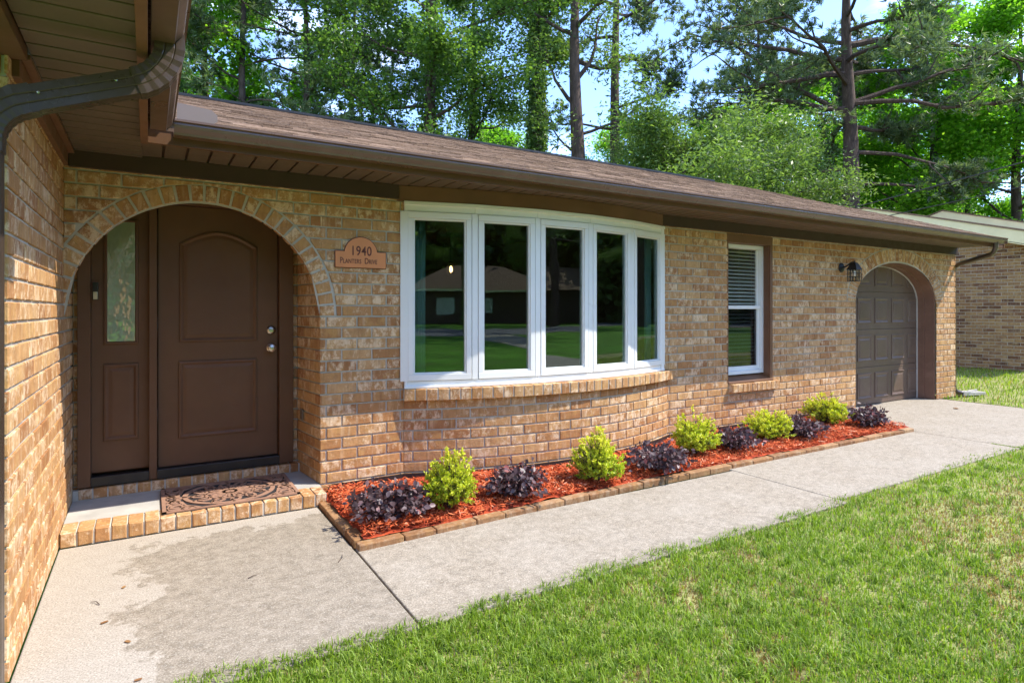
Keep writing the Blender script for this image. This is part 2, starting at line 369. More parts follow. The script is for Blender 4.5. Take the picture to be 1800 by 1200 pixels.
def mortar(mb, s0, s1, H, mf, rects=(), arches=(), n=-.0085, step=.06, mi=1):
    xs = {s0, s1}
    for r in rects: xs |= {r[0], r[2]}
    for (ax, az, A, B, ai) in arches: xs |= {ax-ai, ax+ai}
    x = s0
    while x < s1: xs.add(round(x, 5)); x += step
    xs = sorted(v for v in xs if s0 <= v <= s1)
    for a, b in zip(xs, xs[1:]):
        if b-a < 1e-5: continue
        m = (a+b)/2; holes = []
        for r in rects:
            if r[0] < m < r[2]: holes.append((r[1], r[1], r[3], r[3]))
        for (ax, az, A, B, ai, bi) in [(q[0], q[1], q[2], q[3], q[4], q[3]-(q[2]-q[4])) for q in arches]:
            if abs(m-ax) < ai:
                h = lambda v: az+bi*math.sqrt(max(0, 1-((v-ax)/ai)**2)); holes.append((0, 0, h(a), h(b)))
        holes.sort(); cur = (0, 0)
        for h in holes+[(H, H, H, H)]:
            if h[0] > cur[0]+1e-5 or h[1] > cur[1]+1e-5:
                i = mb.add([mf(a, cur[0], n), mf(b, cur[1], n), mf(b, h[1], n), mf(a, h[0], n)]); mb.face((i, i+1, i+2, i+3), mi)
            cur = (h[2], h[3])
def ringbricks(mb, ax, az, ai, bi, ao, bo, n, mf, nf=.001, nb=-.11):
    for k in range(n):
        a0, a1 = PI*(k+.10)/n, PI*(k+.90)/n
        P = [(ax+ai*math.cos(a0), az+bi*math.sin(a0)), (ax+ao*math.cos(a0), az+bo*math.sin(a0)), (ax+ao*math.cos(a1), az+bo*math.sin(a1)), (ax+ai*math.cos(a1), az+bi*math.sin(a1))]
        brick(mb, P, mf, nf, nb)
    for k in range(n*2):   # mortar bed behind the joints
        a0, a1 = PI*k/n/2, PI*(k+1)/n/2; e = .007
        pts = [(ax+(ai+e)*math.cos(a), az+(bi+e)*math.sin(a)) for a in (a0, a1)]+[(ax+(ao+.013)*math.cos(a), az+(bo+.013)*math.sin(a)) for a in (a1, a0)]
        mb.prism(pts, lambda u, v: mf(u, v, nf-.006), lambda u, v: mf(u, v, nb+.003), 1)

house = empty('brick_house', (5.5, 0, 0), 'single storey tan brick ranch house with arched entry, bow window and brown eaves', 'house')
FR = lambda s, t, n: (s, -n, t)
LW = lambda s, t, n: (n, s, t)
WT = 28*CO
EA = (.75, 16*CO, .86, .86, .75); EIB = .765   # entry arch: cx, spring z, outer a/b, inner a
GA = (9.53, 18*CO, 1.29, .75, 1.09); GIB = .575
# wall that carries the front elevation
mb = MB()
rects = [(0, -1, 1.5, EA[1]), (2.14, 7.9*CO, 4.95, 27*CO), (5.92, .53, 6.70, 2.19), (8.44, -1, 10.62, GA[1])]
field(mb, 0, 2.14, 28, FR, rects, [EA], off=.27)
field(mb, 5.0, 11.22, 28, FR, rects, [GA], off=.1)
field(mb, 4.91, 5.0, 20, FR, [], [], t0=8*CO)
mortar(mb, 0, 2.15, WT, FR, rects, [EA]); mortar(mb, 4.9, 11.21, WT, FR, [r for r in rects[2:]], [GA])
mortar(mb, 2.14, 4.95, WT, FR, [(2.14, 0, 4.95, 27*CO)])
mb.build('wall', [BR, MORT], house, tones=True)
mb = MB(); EW = lambda s, t, n: (11.22+n, s, t)
field(mb, 0, 7.9, 28, EW, off=.5); mortar(mb, .009, 7.9, 2.28, EW, step=.5); mb.build('wall', [BR, MORT], house, tones=True)
mb = MB(); ringbricks(mb, EA[0], EA[1], .75, EIB, .852, .867, 30, FR); mb.build('brick_arch', [BR, MORT], house, tones=True)
mb = MB(); ringbricks(mb, GA[0], GA[1], 1.09, GIB, 1.28, .745, 42, FR, nb=-.10); mb.build('brick_arch', [BR, MORT], house, tones=True)
# side wing wall
mb = MB(); field(mb, -1.66, .57, 29, LW, off=0); mortar(mb, -1.655, .574, 29*CO, LW, step=.3)
FE = lambda s, t, n: (s, -1.66-n, t)
field(mb, -3.2, 0.0, 29, FE, off=.46); mortar(mb, -3.2, -.009, 29*CO, FE, step=.4)
mb.build('wall', [BR, MORT], house, tones=True)
# entry recess: right reveal (slightly splayed) and its brick return, left return
mb = MB(); RV = lambda s, t, n: (1.5-.12*s-n, s, t)
field(mb, 0.0, .5, 28, RV, off=.5); mortar(mb, 0.009, .5, WT, RV, step=.3)
BK = lambda s, t, n: (s, .5-n, t)
field(mb, 1.405, 1.44, 28, BK, nf=.004); mortar(mb, 1.4, 1.45, WT, BK, step=.2)
mb.build('wall', [BR, MORT], house, tones=True); mb = MB(); field(mb, 0, .028, 28, BK, nf=.004); mortar(mb, 0, .03, WT, BK, step=.2)
mb.build('wall', [BR, MORT], house, tones=True)
# bow wall under the big window
RW = 3.56; YC = -.30+RW; CX = 3.57; HA = math.asin(1.43/RW)
def BW(s, t, n): a = s/RW; return (CX+(RW+n)*math.sin(a), YC-(RW+n)*math.cos(a), t)
mb = MB(); sm = RW*HA
field(mb, -sm, sm, 8, BW, off=.3); mortar(mb, -sm, sm, 8*CO, BW, step=.08)
mb.build('wall', [BR, MORT], house, tones=True)
mb = MB(); n = 34; w = (2*sm+.03)/n
for k in range(n):
    a = -sm+k*w; P = [(a+.005, .643), (a+w-.005, .643), (a+w-.005, .733), (a+.005, .733)]; brick(mb, P, BW, .045, -.20)
for k in range(60):
    a = -sm+k*(2*sm+.03)/60; b = a+(2*sm+.03)/60
    mb.hexa([BW(s, t, q) for t in (.646, .7285) for q in (-.2, .039) for s in (a, b)], 1)
mb.build('brick_sill', [BR, MORT], house, tones=True)
# small window sill
mb = MB()
for k in range(10):
    a = 5.935+k*.083; brick(mb, [(a+.004, .435), (a+.079, .435), (a+.079, .525), (a+.004, .525)], FR, .055, -.10)
mb.box(5.94, 6.76, -.048, .09, .438, .520, 1)
mb.build('brick_sill', [BR, MORT], house, tones=True)

# ------------------------------------------------------------------ eaves
def slats(x0, x1, y0, y1, z, axis, pitch=.127):
    mb = MB(); k = x0 if axis == 'x' else y0; e = x1 if axis == 'x' else y1
    while k < e-.01:
        q = min(k+pitch-.014, e)
        if axis == 'x': mb.box(k, q, y0, y1, z, z+.012)
        else: mb.box(x0, x1, k, q, z, z+.012)
        k += pitch
    mb.box(x0, x1, y0, y1, z+.014, z+.03, 1); return mb
ZS = 2.315
slats(.01, 11.22, -.57, 0, ZS, 'x').build('soffit', [SOFF, BROWND], house, bev=.002)
slats(.055, .40, -2.6, -.02, ZS-.012, 'y').build('soffit', [SOFF, BROWND], house, bev=.002)
slats(-3.2, .05, -2.6, -1.70, ZS+.05, 'x').build('soffit', [BROWN, BROWND], house)
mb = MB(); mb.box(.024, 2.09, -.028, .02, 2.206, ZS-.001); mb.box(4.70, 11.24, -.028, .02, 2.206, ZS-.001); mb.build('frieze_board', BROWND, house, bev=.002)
mb = MB(); mb.box(-.02, .023, -1.60, .03, 2.212, ZS-.016); mb.box(.024, .055, -1.60, -.03, ZS-.034, ZS-.014)
mb.build('frieze_board', BROWNL, house, bev=.002)
mb = MB(); mb.box(-.06, .05, -2.6, -1.63, ZS-.05, ZS+.045); mb.box(-3.2, -.07, -1.69, -1.64, 2.2, ZS+.04); mb.build('frieze_board', BROWN, house, bev=.002)
# header board bowed over the window
def bow_band(R0, cx, yc, a0, a1, r0, r1, z0, z1, name, mat, n=24, bev=.002):
    mb = MB(); st = []
    for k in range(n+1):
        a = a0+(a1-a0)*k/n; s_, c_ = math.sin(a), math.cos(a)
        st.append(mb.add([(cx+r*s_, yc-r*c_, z) for r, z in ((r0, z0), (r1, z0), (r1, z1), (r0, z1))]))
    for k in range(n):
        for q in range(4): mb.face((st[k]+q, st[k]+(q+1) % 4, st[k+1]+(q+1) % 4, st[k+1]+q))
    mb.face([st[0]+q for q in range(4)]); mb.face([st[-1]+q for q in (3, 2, 1, 0)])
    return mb.build(name, mat, house, bev=bev)
RG = 4.47; CG = 3.525; YG = -.225+RG; AG = math.asin(1.385/RG)
bow_band(RG, CG, YG, -AG*1.04, AG*.98, RG-.1, RG+.022, 2.195, ZS-.002, 'header_board', BROWNL)
mb = MB(); mb.box(.43, 11.27, -.590, -.560, 2.268, 2.40); mb.build('fascia', BROWN, house, bev=.002)
mb = MB(); mb.box(.395, .43, -2.7, -.55, 2.268, 2.42); mb.build('fascia', BROWNL, house, bev=.002)
# K-style gutter profile: (outward distance, height)
GP = [(0, .0), (.074, .0), (.078, .012), (.100, .034), (.106, .050), (.104, .062), (.116, .066), (.116, .078), (.110, .078), (.110, .070), (.099, .066), (.100, .050), (.094, .038), (.074, .018), (.070, .004), (.004, .004), (.004, .085), (0, .085)]
def gutter(fa, fb, name='gutter'):
    mb = MB(); mb.prism(GP, fa, fb); return mb.build(name, GUTT, house, smooth=False)
gutter(lambda o, h: (.552-.0*o, -.592-o, 2.312+h), lambda o, h: (11.12, -.592-o, 2.312+h))
gutter(lambda o, h: (.44+o, -2.8, 2.318+h), lambda o, h: (.44+o, -.69, 2.318+h))
mb = MB(); mb.box(11.12, 11.123, -.70, -.592, 2.312, 2.385); mb.build('gutter_cap', GUTT, house); mb = MB(); mb.box(.44, .552, -.692, -.69, 2.318, 2.396)
mb.build('gutter_cap', GUTT, house)
for x in np.arange(.9, 11, .9): mb = MB(); mb.box(x, x+.02, -.70, -.595, 2.380, 2.384); mb.build('gutter_hanger', GUTT, house)
mb = MB(); P = [(.565, 2.425), (.735, 2.415), (.765, 2.44), (.765, 2.475), (.735, 2.50), (.565, 2.515)]
mb.prism([(a, b-.035) for a, b in P], lambda u, v: (u, -.703, v), lambda u, v: (u, -.700, v)); mb.build('splash_guard', plain('bare_flashing', (.20, .155, .135), .35, .06, 4, 0), house)
# roof: stepped shingle courses
SLP = .343; Y0 = -.615; ZR0 = 2.402
def rz(y): return ZR0+SLP*(y-Y0)
mb = MB(); ex = .142; y = Y0; row = 0
while y < 4.0:
    x = .45-(y+.60)*1.0-R(0, .3); yn = min(y+ex, 4.0)
    while x < 11.32:
        w = R(.12, .30); x1 = min(x+w, 11.33); mb.cur = (random.random(), random.random(), 0)
        h = R(.004, .011); dy = R(0, .012) if random.random() < .6 else 0
        ya, yb = y-dy, yn+.03; za, zb = rz(ya), rz(yb)
        mb.hexa([(x, ya, za-.004), (x1, ya, za-.004), (x, yb, zb-.01), (x1, yb, zb-.01), (x, ya, za+h), (x1, ya, za+h), (x, yb, zb+.001), (x1, yb, zb+.001)])
        x = x1
    y += ex; row += 1
mb.cur = (.2, .5, 0)
i = mb.add([(.45, Y0+.01, rz(Y0)-.012), (11.3, Y0+.01, rz(Y0)-.012), (11.3, 4.0, rz(4)-.012), (-4.2, 4.0, rz(4)-.012)]); mb.face((i, i+1, i+2, i+3))
i = mb.add([(-4.2, 4.0, rz(4)), (11.33, 4.0, rz(4)), (11.33, 8.5, 2.45), (-4.2, 8.5, 2.45)]); mb.face((i, i+1, i+2, i+3))
# side wing roof (drains towards +x)
i = mb.add([(.47, -2.8, 2.405), (.47, -.5, 2.405), (-4.2, 4.1, 4.0), (-4.2, -2.8, 4.0)]); mb.face((i, i+1, i+2, i+3))
i = mb.add([(.47, -2.8, 2.425), (.47, -.6, 2.425), (-4.2, 3.9, 4.02), (-4.2, -2.8, 4.02)]); mb.face((i, i+1, i+2, i+3))
mb.build('roof', SHING, house, tones=True)
mb = MB(); mb.box(.2, 10.35, 3.93, 4.07, rz(4)-.01, rz(4)+.022); mb.build('ridge_vent', BLACK, house)
mb = MB(); mb.prism([(-.6, 2.27), (-.6, 2.40), (4, 3.98), (4, 3.85)], lambda u, v: (11.28, u, v), lambda u, v: (11.31, u, v)); mb.build('fascia', BROWN, house)
mb = MB(); mb.prism([(0, 2.27), (4, 3.86), (8, 2.45)], lambda u, v: (11.18, u, v), lambda u, v: (11.20, u, v)); mb.build('gable', BROWN, house)

# downspouts
def rect_tube(path, w, h, mat, name, ridges=0, parent=house):
    mb = MB(); pts = [Vector(p) for p in path]; m = len(pts); R_ = []
    prof = [(-1, -1), (-.55, -1), (-.5, -.9), (-.45, -1), (.45, -1), (.5, -.9), (.55, -1), (1, -1), (1, -.4), (.93, -.33), (1, -.26), (1, .26), (.93, .33), (1, .4), (1, 1), (.55, 1), (.5, .9), (.45, 1), (-.45, 1), (-.5, .9), (-.55, 1), (-1, 1), (-1, .4), (-.93, .33), (-1, .26), (-1, -.26), (-.93, -.33), (-1, -.4)]
    side = Vector((0, 1, 0)) if abs(pts[0].y-pts[-1].y) < .3 else None
    for k in range(m):
        d = (pts[min(k+1, m-1)]-pts[max(k-1, 0)]).normalized()
        u = side if side else Vector((0, 0, 1)).cross(pts[-1]-pts[0]).normalized()
        u = (u-d*u.dot(d)).normalized(); v = d.cross(u)
        g = 1+(.05 if (k in ridges) else 0) if ridges else 1
        R_.append(mb.add([pts[k]+u*(a*w*g)+v*(b*h*g) for a, b in prof]))
    n = len(prof)
    for k in range(m-1):
        for j in range(n): mb.face((R_[k]+j, R_[k]+(j+1) % n, R_[k+1]+(j+1) % n, R_[k+1]+j))
    mb.face([R_[0]+j for j in range(n)]); mb.face([R_[-1]+j for j in range(n)][::-1])
    return mb.build(name, mat, parent)
# near one: gutter outlet above the wing corner -> elbow -> sloping run -> elbow at the wall
yD = -1.90; path = [(.500, yD, 2.37), (.500, yD, 2.345)]
for k in range(1, 13):
    t = k/12; a = t*math.radians(69); r = .170
    path.append((.500-r*(1-math.cos(a)), yD, 2.32-r*math.sin(a)))
p = path[-1]; rid = set(range(2, 14, 2))
elb = rect_tube(path, .037, .047, DSP, 'downspout_elbow', rid)
d = Vector((math.sin(math.radians(69)), 0, math.cos(math.radians(69))))*-1
p0 = Vector(p)-d*.03; p1 = Vector(p)+d*.335
rect_tube([p0, p0+d*.02, p1-d*.02, p1], .0335, .043, DSP, 'downspout')
path = [p1-d*.03, p1]; c = p1
for k in range(1, 13):
    a = math.radians(74)*(1-k/12); dd = Vector((-math.sin(a), 0, -math.cos(a))); c = c+dd*.016; path.append(c)
path.append(c+Vector((0, 0, -.03))); rect_tube(path, .037, .047, DSP, 'downspout_elbow', set(range(2, 14, 2)))
rect_tube([c+Vector((0, 0, -.01)), c+Vector((0, 0, -1)), Vector((c.x, c.y, .1))], .0335, .043, DSP, 'downspout')
for q in (.06, .29):
    mb = MB(); P = Vector(p)+d*q; mb.lathe([(.0001, -.046), (.0045, -.045), (.0045, -.040), (.0001, -.034)], (P.x, P.y, P.z+.01), 'y', 10); mb.build('screw', STEEL, house)
# far one at the garage corner
path = [(10.88, -.645, 2.33), (10.88, -.645, 2.26), (10.90, -.62, 2.20), (10.95, -.57, 2.16)]+[(10.95+.31*t, -.57+.60*t, 2.16-.11*t) for t in (.3, .6, .85)]+[(11.265, .03, 2.03), (11.27, .045, 1.95), (11.27, .045, 1.0), (11.27, .045, .12), (11.30, .02, .07), (11.36, -.03, .05)]
mb = MB(); mb.tube(path, .040, 12, sx=.8); mb.build('downspout', DSP, house, smooth=True)

# ------------------------------------------------------------------ panels
def inset(poly, d):
    n = len(poly); out = []
    for i in range(n):
        a, b, c = Vector(poly[i-1]), Vector(poly[i]), Vector(poly[(i+1) % n])
        e1 = (b-a).normalized(); e2 = (c-b).normalized(); n1 = Vector((-e1.y, e1.x)); n2 = Vector((-e2.y, e2.x)); m = (n1+n2)
        m = m/max(.3, m.dot(n1)) if m.length > 1e-6 else n1
        out.append((b.x+m.x*d, b.y+m.y*d))
    return out
def panel(mb, poly, prof, y):   # poly CCW in (x,z); prof (inset, outward height)
    rings = [mb.add([(p[0], y-h, p[1]) for p in inset(poly, d)]) for d, h in prof]; n = len(poly)
    for a, b in zip(rings, rings[1:]):
        for k in range(n): mb.face((a+k, a+(k+1) % n, b+(k+1) % n, b+k))
    mb.face([rings[-1]+k for k in range(n)])
def rectp(x0, z0, x1, z1): return [(x0, z0), (x1, z0), (x1, z1), (x0, z1)]
DP = [(-.001, .0), (.002, .010), (.012, .012), (.022, .006), (.028, .0015), (.05, .006), (.06, .0065)]
# front door
door = MB(); door.box(.492, 1.297, .520, .56, .226, 2.102); od = door.build('front_door', BROWN, house, bev=.002)
mb = MB(); top = [(1.148-(1.148-.625)*k/12, 1.83+.10*math.sin(PI*k/12)) for k in range(13)]
panel(mb, [(.625, 1.115), (1.148, 1.115)]+top, DP, .5195); panel(mb, rectp(.62, .42, 1.146, .976), DP, .5195)
mb.build('door_panel', BROWN, od, smooth=False)
mb = MB(); mb.lathe([(.030, .0), (.032, -.006), (.024, -.012), (.015, -.018), (.014, -.038), (.024, -.045), (.029, -.058), (.027, -.072), (.012, -.080)], (1.247, .52, 1.056), 'y', 24); mb.build('door_knob', STEEL, od, smooth=True)
mb = MB(); mb.lathe([(.031, .0), (.033, -.010), (.026, -.018), (.018, -.02), (.016, -.028), (.005, -.03)], (1.249, .52, 1.192), 'y', 24); mb.box(1.246, 1.252, .486, .492, 1.18, 1.204); mb.build('deadbolt', STEEL, od, smooth=True)
mb = MB(); mb.lathe([(.008, 0), (.009, -.004), (.005, -.006)], (.892, .52, 1.675), 'y', 14); mb.build('peephole', STEEL, od, smooth=True)
for z in (.55, 1.2, 1.85): mb = MB(); mb.box(.4865, .4915, .505, .519, z, z+.1); mb.build('hinge', BROWND, od)
fr = MB(); fr.box(.028, .100, .455, .56, .160, 2.16); fr.box(.437, .485, .470, .56, .160, 2.104); fr.box(1.302, 1.405, .465, .56, .160, 2.16)
fr.box(.10, 1.302, .468, .56, 2.106, 2.29); fr.box(.0, 1.45, .50, .60, 2.16, 2.40); fr.box(1.2975, 1.3015, .535, .56, .2, 2.1)
fr.box(-.2, 1.6, .575, .59, .0, 2.4); fr.build('door_frame', BROWN, house, bev=.003)
sd = MB(); sd.box(.101, .436, .522, .56, .24, 2.104); osd = sd.build('sidelight', BROWN, house)
mb = MB(); panel(mb, rectp(.170, .450, .372, .976), DP, .5215)
for a in (rectp(.172, 1.112, .372, 1.978),):
    o_ = a; prof = [(-.001, 0), (.002, .012), (.012, .014), (.020, .004)]
    rings = [mb.add([(p[0], .5215-h, p[1]) for p in inset(o_, d_)]) for d_, h in prof]
    for q, w in zip(rings, rings[1:]):
        for k in range(4): mb.face((q+k, q+(k+1) % 4, w+(k+1) % 4, w+k))
mb.build('door_panel', BROWN, osd)
mb = MB(); mb.box(.191, .353, .5165, .5185, 1.131, 1.959); mb.build('pane', PGLASS, osd)
mb = MB(); mb.box(.10, .437, .462, .56, .158, .222); mb.box(.485, 1.302, .462, .56, .158, .222); mb.build('threshold', BLACK, house, bev=.003)
mb = MB(); mb.box(-.02, 1.5, .0, .52, 2.295, 2.31); mb.build('porch_ceiling', BROWN, house)
# front step
st = MB(); fs = lambda s, t, n: (s, -.055-n, t)
x = .004
while x < 1.49:
    w = R(.078, .088); x1 = min(x+w, 1.492)
    brick(st, [(x, .004), (x1-.01, .004), (x1-.01, .088+R(-.002, .002)), (x, .088)], fs, .185+R(-.003, .003), 0, ch=.005, jit=.002); x = x1
st.box(.003, 1.488, -.232, -.05, .0, .081, 1)
x = .03; bs = lambda s, t, n: (s, .45-n, t)
while x < 1.44:
    x1 = min(x+.084, 1.44); brick(st, [(x+.005, .088), (x1-.005, .088), (x1-.005, .150), (x+.005, .150)], bs, .012, -.1); x = x1
st.box(.003, 1.45, .442, .6, .08, .147, 1)
st.build('step_bricks', [BR, MORT], house, tones=True)
mb = MB(); mb.box(.003, 1.495, -.058, .50, 0.01, .084); mb.build('step_pad', CON3, house)
# sidelight doorbell
db = empty('doorbell', (.135, .45, 1.43), 'small black and silver doorbell camera on the brown frame left of the sidelight', 'doorbell')
mb = MB(); mb.box(.112, .145, .430, .455, 1.415, 1.535); mb.build('casing', BLACK, db, bev=.004)
mb = MB(); mb.box(.116, .141, .4275, .4305, 1.420, 1.470); mb.build('button_plate', STEEL, db, bev=.002); fin(db)
# dark outlet box low on the right reveal
mb = MB(); mb.box(1.443, 1.4495, .33, .41, .50, .585); ob = mb.build('outlet_cover', plain('bronze_cover', (.16, .13, .10), .5), None, bev=.002)
ob.rotation_euler = (0, 0, 0); tag(ob, 'small weathered outlet cover low on the right side wall of the entry', 'outlet cover')

# ------------------------------------------------------------------ bow window
bw = MB(); ANG = [-AG+2*AG*k/5 for k in range(6)]; ND = [(CG+RG*math.sin(a), YG-RG*math.cos(a)) for a in ANG]
bowroot = bpy.data.objects.new('bow_window', None); C.objects.link(bowroot); bowroot.parent = house
Z0, Z1 = .735, 2.195
def seg_box(mb, A, B, s0, s1, n0, n1, z0, z1, mi=0):
    A = Vector(A); B = Vector(B); d = (B-A).normalized(); nn = Vector((d.y, -d.x)); 
    P = [(*(A+d*s+nn*n), z) for z in (z0, z1) for n in (n0, n1) for s in (s0, s1)]; mb.hexa(P, mi)
frm = MB()
for k in range(5):
    A, B = ND[k], ND[k+1]; Ln = (Vector(B)-Vector(A)).length
    seg_box(frm, A, B, 0, Ln, -.08, .012, Z0, Z0+.055); seg_box(frm, A, B, -.002, Ln+.002, -.08, .030, Z0, Z0+.020)
    seg_box(frm, A, B, 0, Ln, -.08, .012, Z1-.075, Z1); seg_box(frm, A, B, -.003, Ln+.003, -.08, .034, Z1-.028, Z1)
    sf = MB(); e = .028
    seg_box(sf, A, B, e, Ln-e, -.05, .022, Z0+.058, Z0+.108); seg_box(sf, A, B, e, Ln-e, -.05, .022, Z1-.128, Z1-.078)
    seg_box(sf, A, B, e, e+.042, -.05, .021, Z0+.109, Z1-.129); seg_box(sf, A, B, Ln-e-.042, Ln-e, -.05, .021, Z0+.109, Z1-.129)
    q = e+.043; seg_box(sf, A, B, q, q+.012, -.04, .010, Z0+.109, Z1-.129); seg_box(sf, A, B, Ln-q-.012, Ln-q, -.04, .010, Z0+.109, Z1-.129)
    seg_box(sf, A, B, q+.012, Ln-q-.012, -.04, .010, Z0+.109, Z0+.121); seg_box(sf, A, B, q+.012, Ln-q-.012, -.04, .010, Z1-.141, Z1-.129)
    so_ = sf.build('sash', WHITE, bowroot, bev=.003)
    gm = MB(); seg_box(gm, A, B, q+.012, Ln-q-.012, -.012, -.008, Z0+.121, Z1-.141); gm.build('pane', GLASS, bowroot)
for k in range(6):
    x, y = ND[k]; a = ANG[k]; d = Vector((math.cos(a), math.sin(a))); nn = Vector((math.sin(a), -math.cos(a)))
    P0 = Vector((x, y)); w = .024 if 0 < k < 5 else .03
    pts = [(*(P0+d*s+nn*q), z) for z in (Z0+.056, Z1-.076) for q in (-.08, .017) for s in (-w, w)]; frm.hexa(pts)
frm.box(2.142, 2.185, -.022, .03, Z0, Z1+.01); frm.box(4.87, 4.912, -.035, .03, Z0, Z1+.005)
frm.build('window_frame', WHITE, bowroot, bev=.003)
mb = MB(); mb.prism([(2.14, .02)]+[(p[0], p[1]+.03) for p in ND]+[(4.95, .02), (4.95, .5), (2.14, .5)], lambda u, v: (u, v, Z0-.10), lambda u, v: (u, v, Z0-.001)); mb.build('inner_sill', WHITE, bowroot)
mb = MB(); mb.prism([(2.14, .02)]+[(p[0], p[1]+.03) for p in ND]+[(4.95, .02), (4.95, .5), (2.14, .5)], lambda u, v: (u, v, Z1+.001), lambda u, v: (u, v, Z1+.1)); mb.build('inner_head', WHITE, bowroot)
# room behind
mb = MB(); mb.box(1.7, 5.5, .16, .17, .2, 2.6, 0)
mb = MB()
def quad(mb, p, mi=0): i = mb.add(p); mb.face(range(i, i+len(p)), mi)
x0, x1, y0, y1, z0, z1 = 1.7, 5.6, .11, 5.2, .2, 2.45
quad(mb, [(x0, y1, z0), (x1, y1, z0), (x1, y1, z1), (x0, y1, z1)]); quad(mb, [(x0, y0, z0), (x0, y1, z0), (x0, y1, z1), (x0, y0, z1)]); quad(mb, [(x1, y0, z0), (x1, y1, z0), (x1, y1, z1), (x1, y0, z1)])
quad(mb, [(x0, y0, z0), (x1, y0, z0), (x1, y1, z0), (x0, y1, z0)], 1); quad(mb, [(x0, y0, z1), (x1, y0, z1), (x1, y1, z1), (x0, y1, z1)])
quad(mb, [(x0, y0, z0), (2.14, y0, z0), (2.14, y0, z1), (x0, y0, z1)]); quad(mb, [(4.95, y0, z0), (x1, y0, z0), (x1, y0, z1), (4.95, y0, z1)]); quad(mb, [(2.14, y0, z0), (4.95, y0, z0), (4.95, y0, .7), (2.14, y0, .7)])
mb.build('interior_wall', [ROOM, ROOMF], house)
def curtain(x0, x1, y, label):
    mb = MB(); n = 24; r0 = mb.add([(x0+(x1-x0)*k/n, y+.018*math.sin(k*1.7), .76) for k in range(n+1)]); r1 = mb.add([(x0+(x1-x0)*k/n, y+.022*math.sin(k*1.7+.2), 2.15) for k in range(n+1)])
    for k in range(n): mb.face((r0+k, r0+k+1, r1+k+1, r1+k))
    o = mb.build('curtain', CURT, None, smooth=True); s_ = o.modifiers.new('solid', 'SOLIDIFY'); s_.thickness = .003; return tag(o, label, 'curtain', 'curtains inside the bow window')
curtain(2.22, 2.36, .10, 'pale teal curtain hanging at the left end of the bow window')
curtain(4.80, 4.87, .12, 'pale teal curtain hanging at the right end of the bow window')
def pendant(x, y, z, label):
    r = empty('pendant_lamp', (x, y, 2.44), label, 'lamp', 'lit lamps in the room behind the bow window')
    mb = MB(); mb.tube([(x, y, 2.445), (x, y, z+.12)], .004, 6); mb.lathe([(.05, .10), (.055, .085), (.02, .12)], (x, y, z), 'z', 12)
    for k in range(8):
        a = k*PI/4; mb.tube([(x+.05*math.cos(a), y+.05*math.sin(a), z+.09), (x+.065*math.cos(a), y+.065*math.sin(a), z), (x+.045*math.cos(a), y+.045*math.sin(a), z-.08)], .003, 5)
    mb.build('lamp_cage', BLACK, r)
    mb = MB(); mb.lathe([(.004, -.05), (.022, -.03), (.026, .0), (.016, .035), (.005, .05)], (x, y, z), 'z', 12); mb.build('bulb', BULB, r, smooth=True); fin(r)
pendant(3.02, 2.0, 1.60, 'lit caged pendant lamp seen low through the leftmost pane of the bow window')
pendant(4.25, 3.6, 1.95, 'lit pendant lamp high and deep in the room behind the bow window')

# ------------------------------------------------------------------ small window
w2 = bpy.data.objects.new('window', None); C.objects.link(w2); w2.parent = house
mb = MB(); mb.box(6.655, 6.70, .0, .2, .535, 2.10); mb.box(5.905, 5.925, .0, .2, .535, 2.10); mb.box(5.905, 6.70, .0, .25, 2.10, 2.20)
mb.box(6.645, 6.655, .02, .045, .6, 2.10); mb.prism([(-.03, .53), (.2, .53), (.2, .605), (.10, .600), (-.028, .548)], lambda u, v: (5.926, u+.02, v), lambda u, v: (6.70, u+.02, v)); mb.build('window_frame', BROWNL, w2, bev=.002)
mb = MB(); mb.box(5.925, 5.965, .09, .18, .612, 2.098); mb.box(6.615, 6.655, .09, .18, .612, 2.098); mb.box(5.966, 6.614, .09, .18, .612, .65); mb.box(5.966, 6.614, .09, .18, 2.055, 2.098)
mb.box(5.966, 6.614, .105, .15, 1.36, 1.40); mb.box(5.966, 6.0, .12, .16, .651, 1.359); mb.box(6.58, 6.614, .12, .16, .651, 1.359); mb.box(6.001, 6.579, .12, .16, .651, .70); mb.box(6.59, 6.614, .135, .16, 1.401, 2.054); mb.box(5.966, 5.99, .135, .16, 1.401, 2.054)
mb.build('sash', WHITE, w2, bev=.003)
mb = MB(); mb.box(5.991, 6.589, .145, .148, 1.401, 2.054); mb.build('pane', GLASSC, w2); mb = MB(); mb.box(6.001, 6.579, .135, .138, .70, 1.359); mb.build('pane', glassm('screened_glass', 1.7, (.5, .51, .52)), w2)
mb = MB()
for k in range(34):
    z = .66+k*.0425; mb.hexa([(x, y, z+t_+q_) for t_ in (0, .002) for y, q_ in ((.160, -.011), (.200, .011)) for x in (5.95, 6.64)])
for x in (6.08, 6.3, 6.52): mb.box(x, x+.003, .157, .159, .65, 2.1)
mb.box(5.95, 6.64, .165, .21, 2.055, 2.099); mb.build('window_blind', BLIND, w2)
mb = MB(); quad(mb, [(5.7, .9, .3), (6.9, .9, .3), (6.9, .9, 2.4), (5.7, .9, 2.4)]); quad(mb, [(6.9, .18, .3), (6.9, .9, .3), (6.9, .9, 2.4), (6.9, .18, 2.4)]); quad(mb, [(5.7, .18, .3), (5.7, .9, .3), (5.7, .9, 2.4), (5.7, .18, 2.4)])
quad(mb, [(5.7, .18, 2.35), (6.9, .18, 2.35), (6.9, .9, 2.35), (5.7, .9, 2.35)]); quad(mb, [(5.7, .18, .5), (6.9, .18, .5), (6.9, .9, .5), (5.7, .9, .5)]); mb.build('interior_wall', ROOM, house)

